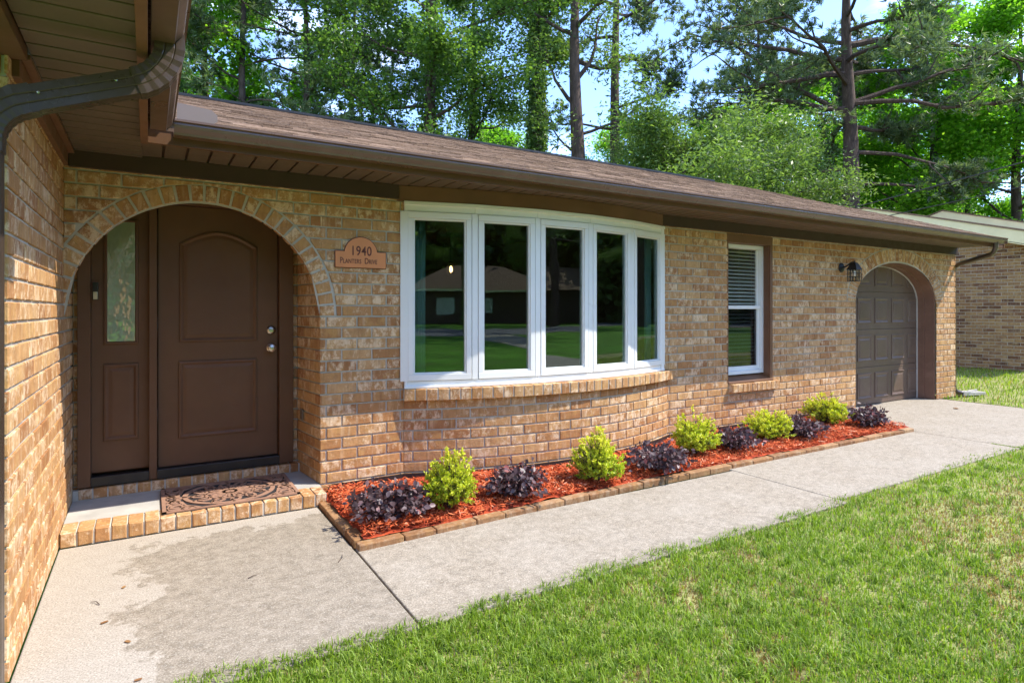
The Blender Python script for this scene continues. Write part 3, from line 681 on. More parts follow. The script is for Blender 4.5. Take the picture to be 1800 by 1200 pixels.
# ------------------------------------------------------------------ garage door
gd = bpy.data.objects.new('garage_door', None); C.objects.link(gd); gd.parent = house
GY = .26
for k in range(4):
    z0, z1 = .005+k*.535, .005+(k+1)*.535-.004; mb = MB(); mb.box(8.40, 10.70, GY, GY+.04, z0, z1)
    mb.box(8.40, 10.70, GY-.004, GY-.0005, z0+.004, z0+.03); mb.box(8.40, 10.70, GY-.004, GY-.0005, z1-.03, z1-.004)
    for j in range(5):
        xa = 8.44+j*.452; panel(mb, rectp(xa+.045, z0+.085, xa+.452-.045, z1-.085), [(-.001, 0), (.0, .010), (.010, .012), (.034, -.004+.006), (.05, .001), (.062, .007), (.07, .008)], GY-.0005)
    mb.build('door_section', GDOOR, gd, bev=.002)
def arcpoly(ax, az, A, B, n, base): return [(ax+A, base)]+[(ax+A*math.cos(PI*k/n), az+B*math.sin(PI*k/n)) for k in range(n+1)]+[(ax-A, base)]
def arch_strip(A0, B0, A1, B1, ya, yb, mat, name, n=40, parent=None):
    P0 = arcpoly(GA[0], GA[1], A0, B0, n, .004); P1 = arcpoly(GA[0], GA[1], A1, B1, n, .004); mb = MB(); idx = []
    for p, q in zip(P0, P1): idx.append(mb.add([(p[0], ya, p[1]), (q[0], ya, q[1]), (q[0], yb, q[1]), (p[0], yb, p[1])]))
    for a, b in zip(idx, idx[1:]):
        for k in range(4): mb.face((a+k, a+(k+1) % 4, b+(k+1) % 4, b+k))
    return mb.build(name, mat, parent, smooth=True)
arch_strip(1.088, GIB-.002, 1.060, GIB-.030, .022, .15, GTRIM, 'arch_frame', parent=gd)
arch_strip(1.060, GIB-.030, 1.035, GIB-.055, .150, GY-.008, GTRIM, 'arch_frame', parent=gd)
arch_strip(1.10, GIB+.01, 1.074, GIB-.014, .10, GY+.1, BROWND, 'arch_backing', parent=gd)
arch_strip(1.034, GIB-.056, 1.024, GIB-.066, GY-.025, GY-.008, plain('weather_seal', (.45, .42, .38), .6), 'weather_strip', parent=gd)

# ------------------------------------------------------------------ wall lantern
lt = empty('wall_lantern', (8.12, 0, 1.90), 'black caged wall lantern on the brick beside the garage arch', 'lantern')
mb = MB(); mb.lathe([(.002, -.002), (.062, -.002), (.060, -.012), (.045, -.022), (.02, -.028)], (8.10, -.0, 1.895), 'y', 24); mb.build('back_plate', BLACK, lt, smooth=True)
mb = MB(); mb.tube([(8.10, -.02, 1.90), (8.10, -.06, 1.905), (8.10, -.10, 1.93), (8.10, -.14, 1.955), (8.10, -.17, 1.955), (8.10, -.17, 1.93)], .011, 10); mb.tube([(8.10, -.17, 1.93), (8.10, -.17, 1.975)], [.012, .006], 10); mb.build('arm', BLACK, lt, smooth=True)
cx, cy = 8.10, -.17; mb = MB()
prof = [(.012, 1.955), (.03, 1.945), (.042, 1.915), (.060, 1.875), (.064, 1.862)]
rg = [mb.add([(cx+r*a, cy+r*b, z) for a, b in ((-1, -1), (1, -1), (1, 1), (-1, 1))]) for r, z in prof]
for a, b in zip(rg, rg[1:]):
    for k in range(4): mb.face((a+k, a+(k+1) % 4, b+(k+1) % 4, b+k))
mb.face([rg[0]+k for k in range(4)]); mb.build('lamp_hood', BLACK, lt)
mb = MB(); h = .056
for z in (1.862, 1.815, 1.768, 1.715):
    for s_ in (-1, 1): mb.box(cx-h, cx+h, cy+s_*h-.003, cy+s_*h+.003, z-.003, z+.003); mb.box(cx+s_*h-.003, cx+s_*h+.003, cy-h, cy+h, z-.0025, z+.0025)
for a in (-1, -.33, .33, 1):
    for s_ in (-1, 1): mb.box(cx+a*h-.0032, cx+a*h+.0032, cy+s_*h-.0034, cy+s_*h+.0034, 1.713, 1.865); mb.box(cx+s_*h-.0034, cx+s_*h+.0034, cy+a*h-.0032, cy+a*h+.0032, 1.713, 1.865)
mb.build('lamp_cage', BLACK, lt)
mb = MB(); mb.box(cx-.048, cx+.048, cy-.048, cy+.048, 1.72, 1.86); mb.build('lamp_glass', GLASSC, lt)
mb = MB(); mb.lathe([(.006, -.03), (.024, -.02), (.03, .0), (.02, .03), (.012, .05)], (cx, cy, 1.80), 'z', 14); mb.build('bulb', plain('frosted_bulb', (.8, .78, .7), .3, .02), lt, smooth=True); fin(lt)

# ------------------------------------------------------------------ address plaque
pl = empty('address_plaque', (1.80, 0, 1.67), 'copper coloured arched address plaque reading 1940 on the brick between entry and bow window', 'sign')
def plq(g): 
    P = [(1.606-g, 1.664-g), (1.990+g, 1.664-g), (1.990+g, 1.784+g), (1.923+g, 1.784+g)]
    r = .1255+g; a0 = math.asin((1.784+g-1.767)/r) 
    n = 20; P += [(1.798+r*math.cos(a0+(PI-2*a0)*k/n), 1.767+r*math.sin(a0+(PI-2*a0)*k/n)) for k in range(n+1)]
    return P+[(1.673-g, 1.784+g), (1.606-g, 1.784+g)]
mb = MB(); mb.prism(plq(.004), lambda u, v: (u, -.002, v), lambda u, v: (u, -.009, v)); mb.build('plaque_rim', ENGR, pl)
mb = MB(); mb.prism(plq(-.001), lambda u, v: (u, -.0085, v), lambda u, v: (u, -.013, v)); mb.build('plaque_face', COPPER, pl)
def text(s, size, x, z, sx=1, sp=1.0, extr=.0006, y=-.0137, weight=0):
    cu = bpy.data.curves.new('t', 'FONT'); cu.body = s; cu.size = size; cu.align_x = 'CENTER'; cu.space_character = sp; cu.extrude = extr; cu.offset = weight
    ob = bpy.data.objects.new('t', cu); C.objects.link(ob); bpy.context.view_layer.update()
    me = bpy.data.meshes.new_from_object(ob.evaluated_get(bpy.context.evaluated_depsgraph_get())); bpy.data.objects.remove(ob)
    V = [(v.co.x*sx, v.co.y, v.co.z) for v in me.vertices]; F = [tuple(p.vertices) for p in me.polygons]
    return [(x+a, y-c, z+b) for a, b, c in V], F
mb = MB()
def addtext(*a, **k):
    V, F = text(*a, **k); i = mb.add(V)
    for f in F: mb.face([i+q for q in f])
addtext('1940', .098, 1.798, 1.757, sx=.78, sp=1.08, weight=.0012)
def run(words, x, z):
    for s_, size in words:
        V, F = text(s_, size, 0, z, sx=.70, sp=1.06, weight=.0006); lo = min(v[0] for v in V); hi = max(v[0] for v in V); i = mb.add([(v[0]-lo+x, v[1], v[2]) for v in V])
        for f in F: mb.face([i+q for q in f])
        x += hi-lo+.0035
    return x
xx_ = run([('P', .062), ('LANTERS', .046)], 1.640, 1.695); run([('D', .062), ('RIVE', .046)], xx_+.024, 1.695)
mb.build('lettering', ENGR, pl); fin(pl)

# ------------------------------------------------------------------ doormat
dm = empty('doormat', (.91, .13, .084), 'brown scrollwork rubber doormat lying on the entry step', 'doormat')
mx0, mx1, my0, my1 = .505, 1.325, -.185, .40
mb = MB(); mb.box(mx0, mx1, my0, my1, .0855, .094); mb.build('mat_base', RUBBER, dm, bev=.002)
mb = MB(); zt = .100
def ribbon(pts, w):
    n = len(pts); P = []
    for k in range(n):
        a = Vector(pts[max(0, k-1)]); b = Vector(pts[min(n-1, k+1)]); d_ = (b-a).normalized(); ww = w*(.55+.45*math.sin(PI*min(1, max(0, (k+1)/(n+1))))) if w < 0 else abs(w)
        ww = abs(w)*1.35; nn = Vector((-d_.y, d_.x)); c = Vector(pts[k]); P.append((c+nn*ww, c-nn*ww))
    i = mb.add([(p.x, p.y, z) for z in (.0935, zt) for q in P for p in q])
    m_ = 2*n
    for k in range(n-1):
        a = i+2*k; mb.face((a+m_, a+m_+2, a+m_+3, a+m_+1)); mb.face((a, a+2, a+m_+2, a+m_)); mb.face((a+1, a+m_+1, a+m_+3, a+3))
CMx, CMy = (mx0+mx1)/2, (my0+my1)/2
for (a, b, c, d_) in ((mx0, mx1, my0, my0+.022), (mx0, mx1, my1-.022, my1), (mx0, mx0+.024, my0, my1), (mx1-.024, mx1, my0, my1)): mb.box(a+.001, b-.001, c+.001, d_-.001, .0936, zt+.0004)
def el(cx, cy, rx, ry, a0=0, a1=2*PI, n=48): return [(cx+rx*math.cos(a0+(a1-a0)*k/n), cy+ry*math.sin(a0+(a1-a0)*k/n)) for k in range(n+1)]
ribbon(el(CMx, CMy, .275, .255), .011); ribbon(el(CMx, CMy, .155, .145), .008); ribbon(el(CMx, CMy, .03, .03), .014)
for k in range(12):
    a = k*PI/6; ribbon([(CMx+r*math.cos(a+w), CMy+r*math.sin(a+w)) for r, w in ((.03, 0), (.06, .12), (.09, .2), (.12, .12), (.15, 0))], .006)
    ribbon([(CMx+r*math.cos(a+w), CMy+r*math.sin(a+w)) for r, w in ((.03, 0), (.06, -.12), (.09, -.2), (.12, -.12), (.15, 0))], .006)
    ribbon([(CMx+r*math.cos(a+w+.13), CMy+r*.95*math.sin(a+w+.13)) for r, w in ((.155, 0), (.19, .12), (.225, .02), (.235, -.14), (.215, -.2), (.205, -.1))], .007)
    ribbon([(CMx+r*math.cos(a+w), CMy+r*.95*math.sin(a+w)) for r, w in ((.155, 0), (.20, -.05), (.27, .0))], .006)
for sx in (-1, 1):
    for sy in (-1, 1):
        for (ox, oy, r0, dr) in ((.335, .20, .062, 1), (.345, .07, .048, -1), (.265, .255, .035, -1)):
            sp = [(CMx+sx*(ox+r0*(1-t*.8)*math.cos(dr*t*9)), CMy+sy*(oy+r0*(1-t*.8)*math.sin(dr*t*9))) for t in np.linspace(0, 1, 26)]; ribbon(sp, .008)
        ribbon([(CMx+sx*.20, CMy+sy*.27), (CMx+sx*.28, CMy+sy*.19), (CMx+sx*.30, CMy+sy*.10), (CMx+sx*.385, CMy+sy*.02)], .008)
        ribbon([(CMx+sx*.27, CMy+sy*.0), (CMx+sx*.33, CMy+sy*.02), (CMx+sx*.39, CMy+sy*.13)], .007)
        ribbon([(CMx+sx*.30, CMy+sy*.14), (CMx+sx*.36, CMy+sy*.13), (CMx+sx*.39, CMy+sy*.26)], .006)
mb.build('mat_scrollwork', MATBR, dm); fin(dm)

# ------------------------------------------------------------------ ground
def slab(x0, x1, y0, y1, mat, z=0):
    mb = MB(); mb.box(x0, x1, y0, y1, -.08, z); o = mb.build('concrete_path', mat, None, bev=.006); return tag(o, None, kind='structure')
slab(.002, 1.424, -2.06, -.24+.0, CON1); slab(-4, -.0015, -2.06, -1.67, CON1)
mb = MB(); mb.box(1.434, 4.645, -2.06, -1.085, -.08, -.001); tag(mb.build('concrete_path', CON2, None, bev=.006), None, kind='structure')
slab(4.655, 7.735, -1.99, -1.03, CON2, -.002)
mb = MB(); mb.prism([(7.745, -1.99), (8.15, -1.98), (10.75, -1.98), (10.75, .0), (10.62, .45), (8.42, .45), (8.42, -.0), (7.76, -.02), (7.745, -1.0)], lambda u, v: (u, v, -.08), lambda u, v: (u, v, -.003)); tag(mb.build('driveway', CON2, None), None, kind='structure')
mb = MB(); mb.prism([(8.2, -27), (10.75, -27), (10.75, -1.99), (8.2, -1.99)], lambda u, v: (u, v, -.08), lambda u, v: (u, v, -.004)); tag(mb.build('driveway', CON2, None), None, kind='structure')
mb = MB(); quad(mb, [(-600, -600, -.03), (600, -600, -.03), (600, 600, -.03), (-600, 600, -.03)]); tag(mb.build('ground', LAWNFAR, None), None, kind='structure')
mb = MB(); quad(mb, [(-1, -7, -.018), (8.19, -7, -.018), (8.19, -1.9, -.018), (-1, -1.9, -.018)]); quad(mb, [(10.76, -8, -.018), (40, -8, -.018), (40, 14, -.018), (11.2, 14, -.018)]); tag(mb.build('lawn_soil', SOIL, None), None, kind='structure')
mb = MB(); quad(mb, [(-80, -37, -.02), (90, -37, -.02), (90, -27, -.02), (-80, -27, -.02)]); tag(mb.build('road', ASPH, None), None, kind='structure')
# grass blades
def sn(x, y, s, k):
    r = np.random.default_rng(s); v = np.zeros_like(x)
    for i in range(9):
        a = r.uniform(0, 2*PI); f = k*r.uniform(.6, 1.8); v += np.sin((x*np.cos(a)+y*np.sin(a))*f+r.uniform(0, 7))
    return v/3.
def blades(x, y, h, w, tonev, name, z0=-.02, lean=.6):
    N = len(x); az = rng.uniform(0, 2*PI, N); ln = rng.uniform(.1, lean, N)*h; b = az+rng.uniform(-.6, .6, N)+PI/2
    wx, wy = np.cos(b)*w/2, np.sin(b)*w/2; V = np.zeros((N, 5, 3)); dx, dy = np.cos(az), np.sin(az)
    V[:, 0] = np.stack([x-wx, y-wy, np.full(N, z0)], 1); V[:, 1] = np.stack([x+wx, y+wy, np.full(N, z0)], 1)
    mxx, myy = x+dx*ln*.35, y+dy*ln*.35; zz = z0+h*.62
    V[:, 2] = np.stack([mxx+wx*.8, myy+wy*.8, zz], 1); V[:, 3] = np.stack([mxx-wx*.8, myy-wy*.8, zz], 1)
    V[:, 4] = np.stack([x+dx*ln, y+dy*ln, z0+h*np.sqrt(np.clip(1-(ln/h)**2*.6, .2, 1))], 1)
    return npmesh(name, V, [(0, 1, 2, 3), (3, 2, 4)], GRASS, tonev)
def grass_tone(x, y, dry_bias):
    n1 = sn(x, y, 3, 2.2); n2 = sn(x, y, 5, 7.); n3 = sn(x, y, 9, 25.)
    dry = n1*.8+n2*.7+n3*.35+dry_bias; u = rng.uniform(0, 1, len(x)); p = 1/(1+np.exp(-(dry-1.35)*3.2))
    isdry = u < np.clip(p*.95+.07, 0, .86); t = np.where(isdry, rng.uniform(0, .26, len(x)), np.clip(rng.normal(.62, .2, len(x))+n1*.04+n3*.05, .3, 1)); return t, isdry
def near_lawn(N):
    d = 1.3*np.exp(rng.uniform(0, 1, N)*math.log(11/1.3)); th = rng.uniform(-.98, .98, N); f = d; r = d*np.tan(th*.80)*1.05
    x = CAMP[0]+FW[0]*f+RT[0]*r; y = CAMP[1]+FW[1]*f+RT[1]*r; e = -2.0+.030*np.sin(x*3)+.02*np.sin(x*11+1)+.013*rng.standard_normal(N)+np.where(x > 5, .1, 0)*np.clip((x-5)/2.5, 0, 1)
    k = (y < e) & (x > -.6) & (x < 8.17+.02*rng.standard_normal(N)) & (y > -6.9); return x[k], y[k], d[k]
x, y, d = near_lawn(330000)
xu = rng.uniform(-1, 8.17, 70000); yu = rng.uniform(-6.95, -2.06, 70000); x = np.concatenate([x, xu]); y = np.concatenate([y, yu]); d = np.concatenate([d, np.hypot(xu-CAMP[0], yu-CAMP[1])])
db_ = 2.3*np.exp(-((x-5.1)**2/1.6+(y+2.75)**2/.12))+1.7*np.exp(-((x-3.55)**2/.5+(y+3.3)**2/.2))+1.7*np.exp(-((x-1.9)**2/.2+(y+3.1)**2/.06))+1.2*np.exp(-((x-6.8)**2/1.5+(y+2.9)**2/.3))
t, dry = grass_tone(x, y, db_-.1)
h = rng.uniform(.016, .046, len(x))*np.where(dry, .65, 1)*(1+.15*sn(x, y, 4, 9)); edge = np.exp(-np.abs(y+2.02)/.06); h = np.clip(h*(1+.2*edge), .010, .07)
tag(blades(x, y, h, rng.uniform(.0028, .0055, len(x))*(1+d*.07), t, 'grass', lean=.95), 'short green lawn grass with dry tan patches along the concrete path', 'grass', kind='stuff')
N = 90000; x = rng.uniform(10.76, 30, N)**1; y = rng.uniform(-7, 9, N); k = ~((x > 16.9) & (y > .9)) & ~((x < 11.3) & (y > 0)); x, y = x[k], y[k]
e = (y > -.06) | (x > 10.78+.02*rng.standard_normal(len(x))); x, y = x[e], y[e]; t, dry = grass_tone(x, y, -1.2)
tag(blades(x, y, rng.uniform(.04, .085, len(x)), rng.uniform(.008, .016, len(x)), np.clip(t+.05, 0, 1), 'grass', lean=.8), 'bright green side lawn beside the garage corner and neighbouring house', 'grass', kind='stuff')
cxx, cyy, _ = near_lawn(5200); cxx, cyy = cxx[:1700], cyy[:1700]; m_ = 16; x = np.repeat(cxx, m_)+rng.normal(0, .014, len(cxx)*m_); y = np.repeat(cyy, m_)+rng.normal(0, .014, len(cxx)*m_); k = y < -2.01; x, y = x[k], y[k]
tag(blades(x, y, rng.uniform(.035, .068, len(x)), rng.uniform(.0035, .006, len(x)), np.clip(rng.normal(.5, .12, len(x)), .32, .9), 'grass', lean=1.2), 'coarser dark green tufts scattered through the front lawn', 'grass', kind='stuff')
x = rng.uniform(7.74, 8.2, 1500); y = np.where(rng.uniform(0, 1, 1500) < .5, -1.985, -1.975)+rng.normal(0, .012, 1500); xx = 7.74+.008*rng.standard_normal(900); yy = rng.uniform(-1.98, -1.75, 900)
x = np.concatenate([x, xx]); y = np.concatenate([y, yy]); t, dry = grass_tone(x, y, -1.5); tag(blades(x, y, rng.uniform(.01, .03, len(x)), rng.uniform(.003, .005, len(x)), t, 'grass'), 'thin grass growing in the joint between path and driveway', 'grass', kind='stuff')
def lawn_back(N):
    x = rng.uniform(-12, 30, N); y = rng.uniform(-27, -5, N); k = ~((x > 8.1) & (x < 10.85)); return x[k], y[k]

# fallen leaves and twigs on the slab
for i, (x, y, s_, a, lab) in enumerate([(.27, -1.33, .032, .4, 'small ochre fallen leaf on the pale slab beside the side wall'), (.36, -1.56, .03, 2.2, 'grey brown curled leaf on the slab close to the side wall'), (.33, -.98, .03, 1.2, 'tan fallen leaf on the slab nearest the entry step'), (.40, -1.88, .028, .1, 'dark fallen leaf on the slab at the very front'), (9.9, -.55, .10, .7, 'rust brown leaf on the driveway before the garage door'), (5.9, -3.0, .05, .3, 'orange red fallen leaf on the lawn far right')]):
    mb = MB(); mb.cur = (.2+.6*(i % 3)/2, 0, 0); n = 8; P = [(s_*.62*math.cos(2*PI*k/n)*(1.0 if k % 2 else .7), s_*.26*math.sin(2*PI*k/n)) for k in range(n)]
    ca, sa = math.cos(a), math.sin(a); z = .004 if i < 5 else .04
    pts = [(x+p*ca-q*sa, y+p*sa+q*ca, z+.12*abs(q)+.08*s_*(p/s_)**2) for p, q in P]; j_ = mb.add(pts+[(x, y, z)])
    for k in range(n): mb.face((j_+k, j_+(k+1) % n, j_+n))
    o = mb.build('fallen_leaf', LDRY if i < 5 else leafmat('red_leaf', [(0, (.5, .06, .02)), (1, (.7, .1, .03))], .2), None, tones=True); so_ = o.modifiers.new('s', 'SOLIDIFY'); so_.thickness = .0008
    tag(o, lab, 'leaf', 'fallen leaves')
for i, (x, y, l, a, lab) in enumerate([(1.30, -1.23, .10, .9, 'thin dark twig on the slab near the bed corner'), (.86, -1.19, .05, .2, 'short dark twig in the middle of the entry slab'), (.24, -1.13, .06, 2.0, 'reddish twig on the pale slab beside the side wall')]):
    mb = MB(); mb.tube([(x, y, .004), (x+l*.5*math.cos(a), y+l*.5*math.sin(a), .009), (x+l*math.cos(a+.2), y+l*math.sin(a+.2), .004)], [.0025, .002, .001], 6)
    tag(mb.build('twig', BARK, None), lab, 'twig', 'twigs on the entry slab')
mb = MB(); mb.prism([(11.35, -.06), (11.85, -.16), (11.88, -.02), (11.38, .10)], lambda u, v: (u, v, .0), lambda u, v: (u, v, .075 if u < 11.5 else .045)); mb.box(11.40, 11.84, -.05, -.03, .05, .08)
tag(mb.build('splash_block', CON3, None, bev=.008), 'grey concrete splash block on the grass under the far downspout', 'splash block')

# ------------------------------------------------------------------ planting bed
BX0, BX1 = 1.435, 7.75
def bed_front(x): return -1.145+.10*min(1, max(0, (x-1.43)/2.2)) if x < 3.63 else -1.045
def bow_y(x):
    if 2.14 < x < 5.0: return YC-math.sqrt(RW**2-(x-CX)**2)
    return 0.0
mb = MB(); nx, ny = 160, 22; ids = []
for i in range(nx+1):
    x = BX0+.05+(BX1-BX0-.06)*i/nx; ya, yb = bed_front(x)+.06, bow_y(x)-.012
    if x > 7.76: yb = -.3
    ids.append(mb.add([(x, ya+(yb-ya)*j/ny, .030+.010*math.sin(x*5+j)+R(-.006, .008)+.012*math.sin(PI*j/ny)) for j in range(ny+1)]))
for i in range(nx):
    for j in range(ny): mb.face((ids[i]+j, ids[i+1]+j, ids[i+1]+j+1, ids[i]+j+1))
for k in range(len(mb.t)): mb.t[k] = (R(.0, .5), 0, 0)
o = mb.build('mulch_bed', MULCHM, None, tones=True); tag(o, None, kind='structure')
N = 42000; x = rng.uniform(BX0+.07, BX1-.02, N); fy = np.where(x < 3.63, -1.145+.10*np.clip((x-1.43)/2.2, 0, 1), -1.045)+.085
by = np.where((x > 2.14) & (x < 5.0), YC-np.sqrt(np.clip(RW**2-(x-CX)**2, 0, None)), 0)-.03; v = rng.uniform(0, 1, N); y = fy+(by-fy)*v
z = .045+.012*np.sin(x*5)+.014*np.sin(PI*v)+rng.uniform(-.006, .020, N); l = rng.uniform(.008, .034, N); w = rng.uniform(.0015, .005, N); az = rng.uniform(0, 2*PI, N); el_ = rng.normal(0, .28, N); ro = rng.uniform(-.9, .9, N)
dx, dy, dz = np.cos(az)*np.cos(el_), np.sin(az)*np.cos(el_), np.sin(el_); sx_, sy_ = -np.sin(az)*np.cos(ro), np.cos(az)*np.cos(ro); sz_ = np.sin(ro)
c = np.stack([x, y, z], 1); D_ = np.stack([dx, dy, dz], 1)*l[:, None]; W_ = np.stack([sx_, sy_, sz_], 1)*w[:, None]
V = np.stack([c-D_-W_*.5, c-D_*.1-W_, c+D_-W_*.4, c+D_+W_*.3, c+W_, c-D_+W_*.6], 1)
o = npmesh('mulch', V, [(0, 1, 2, 3, 4, 5)], MULCHM, np.clip(rng.normal(.5, .27, N), 0, 1)); tag(o, 'shredded orange red wood mulch filling the planting bed', 'mulch', kind='stuff')
# black liner
mb = MB(); pts = [(1.53, -.10), (1.58, -.016), (2.12, -.016)]+[(CX+(RW+.02)*math.sin(a), YC-(RW+.02)*math.cos(a)) for a in np.linspace(-HA+.01, HA-.005, 24)]+[(5.04, -.018), (8.35, -.016)]
a = mb.add([(p[0], p[1], .0) for p in pts]); b = mb.add([(p[0], p[1], .078) for p in pts]); c_ = mb.add([(p[0], p[1]-.006, .078) for p in pts]); d_ = mb.add([(p[0], p[1]-.006, .0) for p in pts])
for k in range(len(pts)-1):
    for p, q in ((a, b), (b, c_), (c_, d_)): mb.face((p+k, p+k+1, q+k+1, q+k))
tag(mb.build('edging_strip', PLASTIC, None), 'black plastic liner strip between the mulch and the brick wall', 'edging')
# edging bricks: a row of things
BRE = brickmat('edging_brick', [(0, (.19, .085, .035)), (.3, (.25, .12, .05)), (.7, (.32, .165, .07)), (1, (.38, .22, .11))], (.46, .36, .24), .3)
def edge_brick(x, y, rz, L_, w_, lab):
    mb = MB(); mb.cur = (random.random(), random.random(), random.random()); h = .031+R(-.004, .004)
    mb.box(-L_/2, L_/2, -w_/2, w_/2, -.02, h); o = mb.build('edging_brick', BRE, None, bev=.007, tones=True); o.location = (x, y, 0); o.rotation_euler = (R(-.02, .02), R(-.01, .01), rz+R(-.012, .012)); tag(o, lab, 'brick', 'bricks edging the planting bed')
y = -.21
ords = ['first', 'second', 'third', 'fourth', 'fifth', 'sixth', 'seventh', 'eighth', 'ninth', 'tenth', 'eleventh', 'twelfth', 'thirteenth', 'fourteenth', 'fifteenth', 'sixteenth', 'seventeenth', 'eighteenth', 'nineteenth', 'twentieth', 'twenty first', 'twenty second', 'twenty third', 'twenty fourth', 'twenty fifth', 'twenty sixth', 'twenty seventh', 'twenty eighth', 'twenty ninth', 'thirtieth', 'thirty first', 'thirty second', 'thirty third', 'thirty fourth']
k = 0
while y > -1.0:
    edge_brick(1.472, y-.105, PI/2, .205, .074, ords[k]+' brick from the house in the short left edging of the bed'); y -= .212; k += 1
x = 1.436; k = 0
while x < 7.6:
    L_ = R(.20, .29); edge_brick(x+L_/2, bed_front(x+L_/2)+.037, .045 if x < 3.6 else 0, L_-.006, .070, ords[k]+' brick from the left corner in the long front edging of the bed'); x += L_; k += 1

# ------------------------------------------------------------------ shrubs
def leaves6(P, D, Nn, Lf, Wf, fold=.25):
    """P base points, D directions, Nn normals -> 6-vertex folded leaves"""
    S_ = np.cross(D, Nn); S_ /= np.linalg.norm(S_, axis=1)[:, None]+1e-9; L_ = Lf[:, None]; W_ = Wf[:, None]; u = Nn*W_*fold
    return np.stack([P, P+D*L_*.35+S_*W_+u, P+D*L_*.75+S_*W_*.75+u, P+D*L_, P+D*L_*.75-S_*W_*.75+u, P+D*L_*.35-S_*W_+u], 1)
F6 = [(0, 1, 2, 3), (0, 3, 4, 5)]
def unit(v): return v/(np.linalg.norm(v, axis=1)[:, None]+1e-9)
def shrub(name, x, y, w, h, n, kind, label, group, seed, rad_pow=.5):
    r = np.random.default_rng(seed); root = empty(name, (x, y, .04), label, 'shrub', group)
    ns = 64 if kind == 'yel' else 34; P = []; T = []; D = []; st = MB()
    for s_ in range(ns):
        az = r.uniform(0, 2*PI)
        if kind == 'yel':
            inc = math.acos(1-r.uniform(0, 1)*.78)*.98; ln = h*r.uniform(.66, 1.12)*(1-.22*(inc/1.25))*(1+.12*math.sin(az*2+seed)); tip = np.array([math.sin(inc)*math.cos(az)*w*.52, math.sin(inc)*math.sin(az)*w*.52, .05+math.cos(inc*.85)*ln])
        else:
            inc = math.acos(1-r.uniform(0.02, 1)*.98); tip = np.array([math.sin(inc)*math.cos(az)*w*.50, math.sin(inc)*math.sin(az)*w*.42, .05+math.cos(inc)*h*.95+.02])
        mid = tip*.5+np.array([0, 0, .04]); pts = [(0, 0, 0), tuple(mid), tuple(tip)]; st.tube(pts, [.004, .003, .0015], 5)
        m = n//ns
        if kind == 'yel':
            nt_ = 7
            for q in range(nt_):
                f = r.uniform(.30, 1.0)**.8; b = tip*f+r.normal(0, .030, 3)*[1, 1, .7]; b[2] = max(b[2], .03); tt = b+unit((b*[1, 1, .5]+r.normal(0, .03, 3)+[0, 0, .05])[None])[0]*r.uniform(.03, .06)
                st.tube([tuple(tip*max(0, f-.2)), tuple(b), tuple(tt)], [.002, .0015, .001], 4)
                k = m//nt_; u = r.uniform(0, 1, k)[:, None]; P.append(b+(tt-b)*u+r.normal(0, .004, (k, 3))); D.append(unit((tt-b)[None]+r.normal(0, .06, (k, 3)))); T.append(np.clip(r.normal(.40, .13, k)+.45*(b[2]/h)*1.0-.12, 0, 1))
        else:
            u = r.uniform(.25, 1.05, m)[:, None]; b = tip*u+r.normal(0, .035, (m, 3))*[1, 1, .6]+np.array([0, 0, .035])*np.sin(u*PI); b[:, 2] = np.maximum(b[:, 2], .012)
            P.append(b); D.append(unit(np.concatenate([b[:, :2], np.full((m, 1), -.02)], 1)+r.normal(0, .16, (m, 3)))); T.append(np.clip(r.normal(.42, .2, m)+(r.uniform(0, 1, m) < .06)*.5, 0, 1))
    P = np.concatenate(P)*[1+.12*math.sin(seed*1.7), 1-.08*math.sin(seed*2.3), 1]; D = np.concatenate(D); T = np.concatenate(T); k = len(P)
    Nn = unit(np.stack([P[:, 0]*2, P[:, 1]*2, P[:, 2]*.4+.25], 1)+r.normal(0, .42, (k, 3)))
    if kind == 'yel': Lf = r.uniform(.012, .021, k); Wf = Lf*.32
    else: Lf = r.uniform(.030, .050, k); Wf = Lf*.33
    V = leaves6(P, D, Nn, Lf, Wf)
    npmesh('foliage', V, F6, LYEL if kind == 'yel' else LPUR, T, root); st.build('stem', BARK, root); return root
yg = 'yellow green shrubs in the mulch bed'; pg = 'dark purple shrubs in the mulch bed'
for i, (x, y, w, h, lab) in enumerate([(2.13, -.86, .32, .38, 'yellow green shrub nearest the entry, taller than wide, between the two nearest purple shrubs'), (3.36, -.87, .37, .35, 'yellow green shrub before the middle of the bow window wall, second from the entry'), (4.67, -.66, .40, .37, 'full yellow green shrub at the right end of the bow wall'), (5.76, -.62, .42, .29, 'low yellow green shrub with a tall thin sprig under the small window sill'), (7.03, -.45, .43, .34, 'farthest yellow green shrub, against the brick beside the garage door')]):
    shrub('yellow_shrub', x, y, w*.90, h*.86, 11500, 'yel', lab, yg, 50+i)
for i, (x, y, w, h, lab) in enumerate([(1.73, -.84, .56, .25, 'largest purple leaved shrub, spilling near the left bed corner by the entry'), (2.66, -.86, .46, .25, 'purple leaved shrub between the first and second yellow shrubs'), (3.98, -.87, .54, .24, 'dense purple leaved shrub before the right part of the bow wall'), (5.14, -.72, .50, .19, 'low purple leaved shrub between the bow wall and the small window'), (6.17, -.68, .54, .22, 'purple leaved shrub just left of the farthest yellow shrub'), (7.32, -.74, .46, .23, 'purple leaved shrub at the driveway end of the bed')]):
    shrub('purple_shrub', x, y, w*.96, h*.60, 1050, 'pur', lab, pg, 80+i)

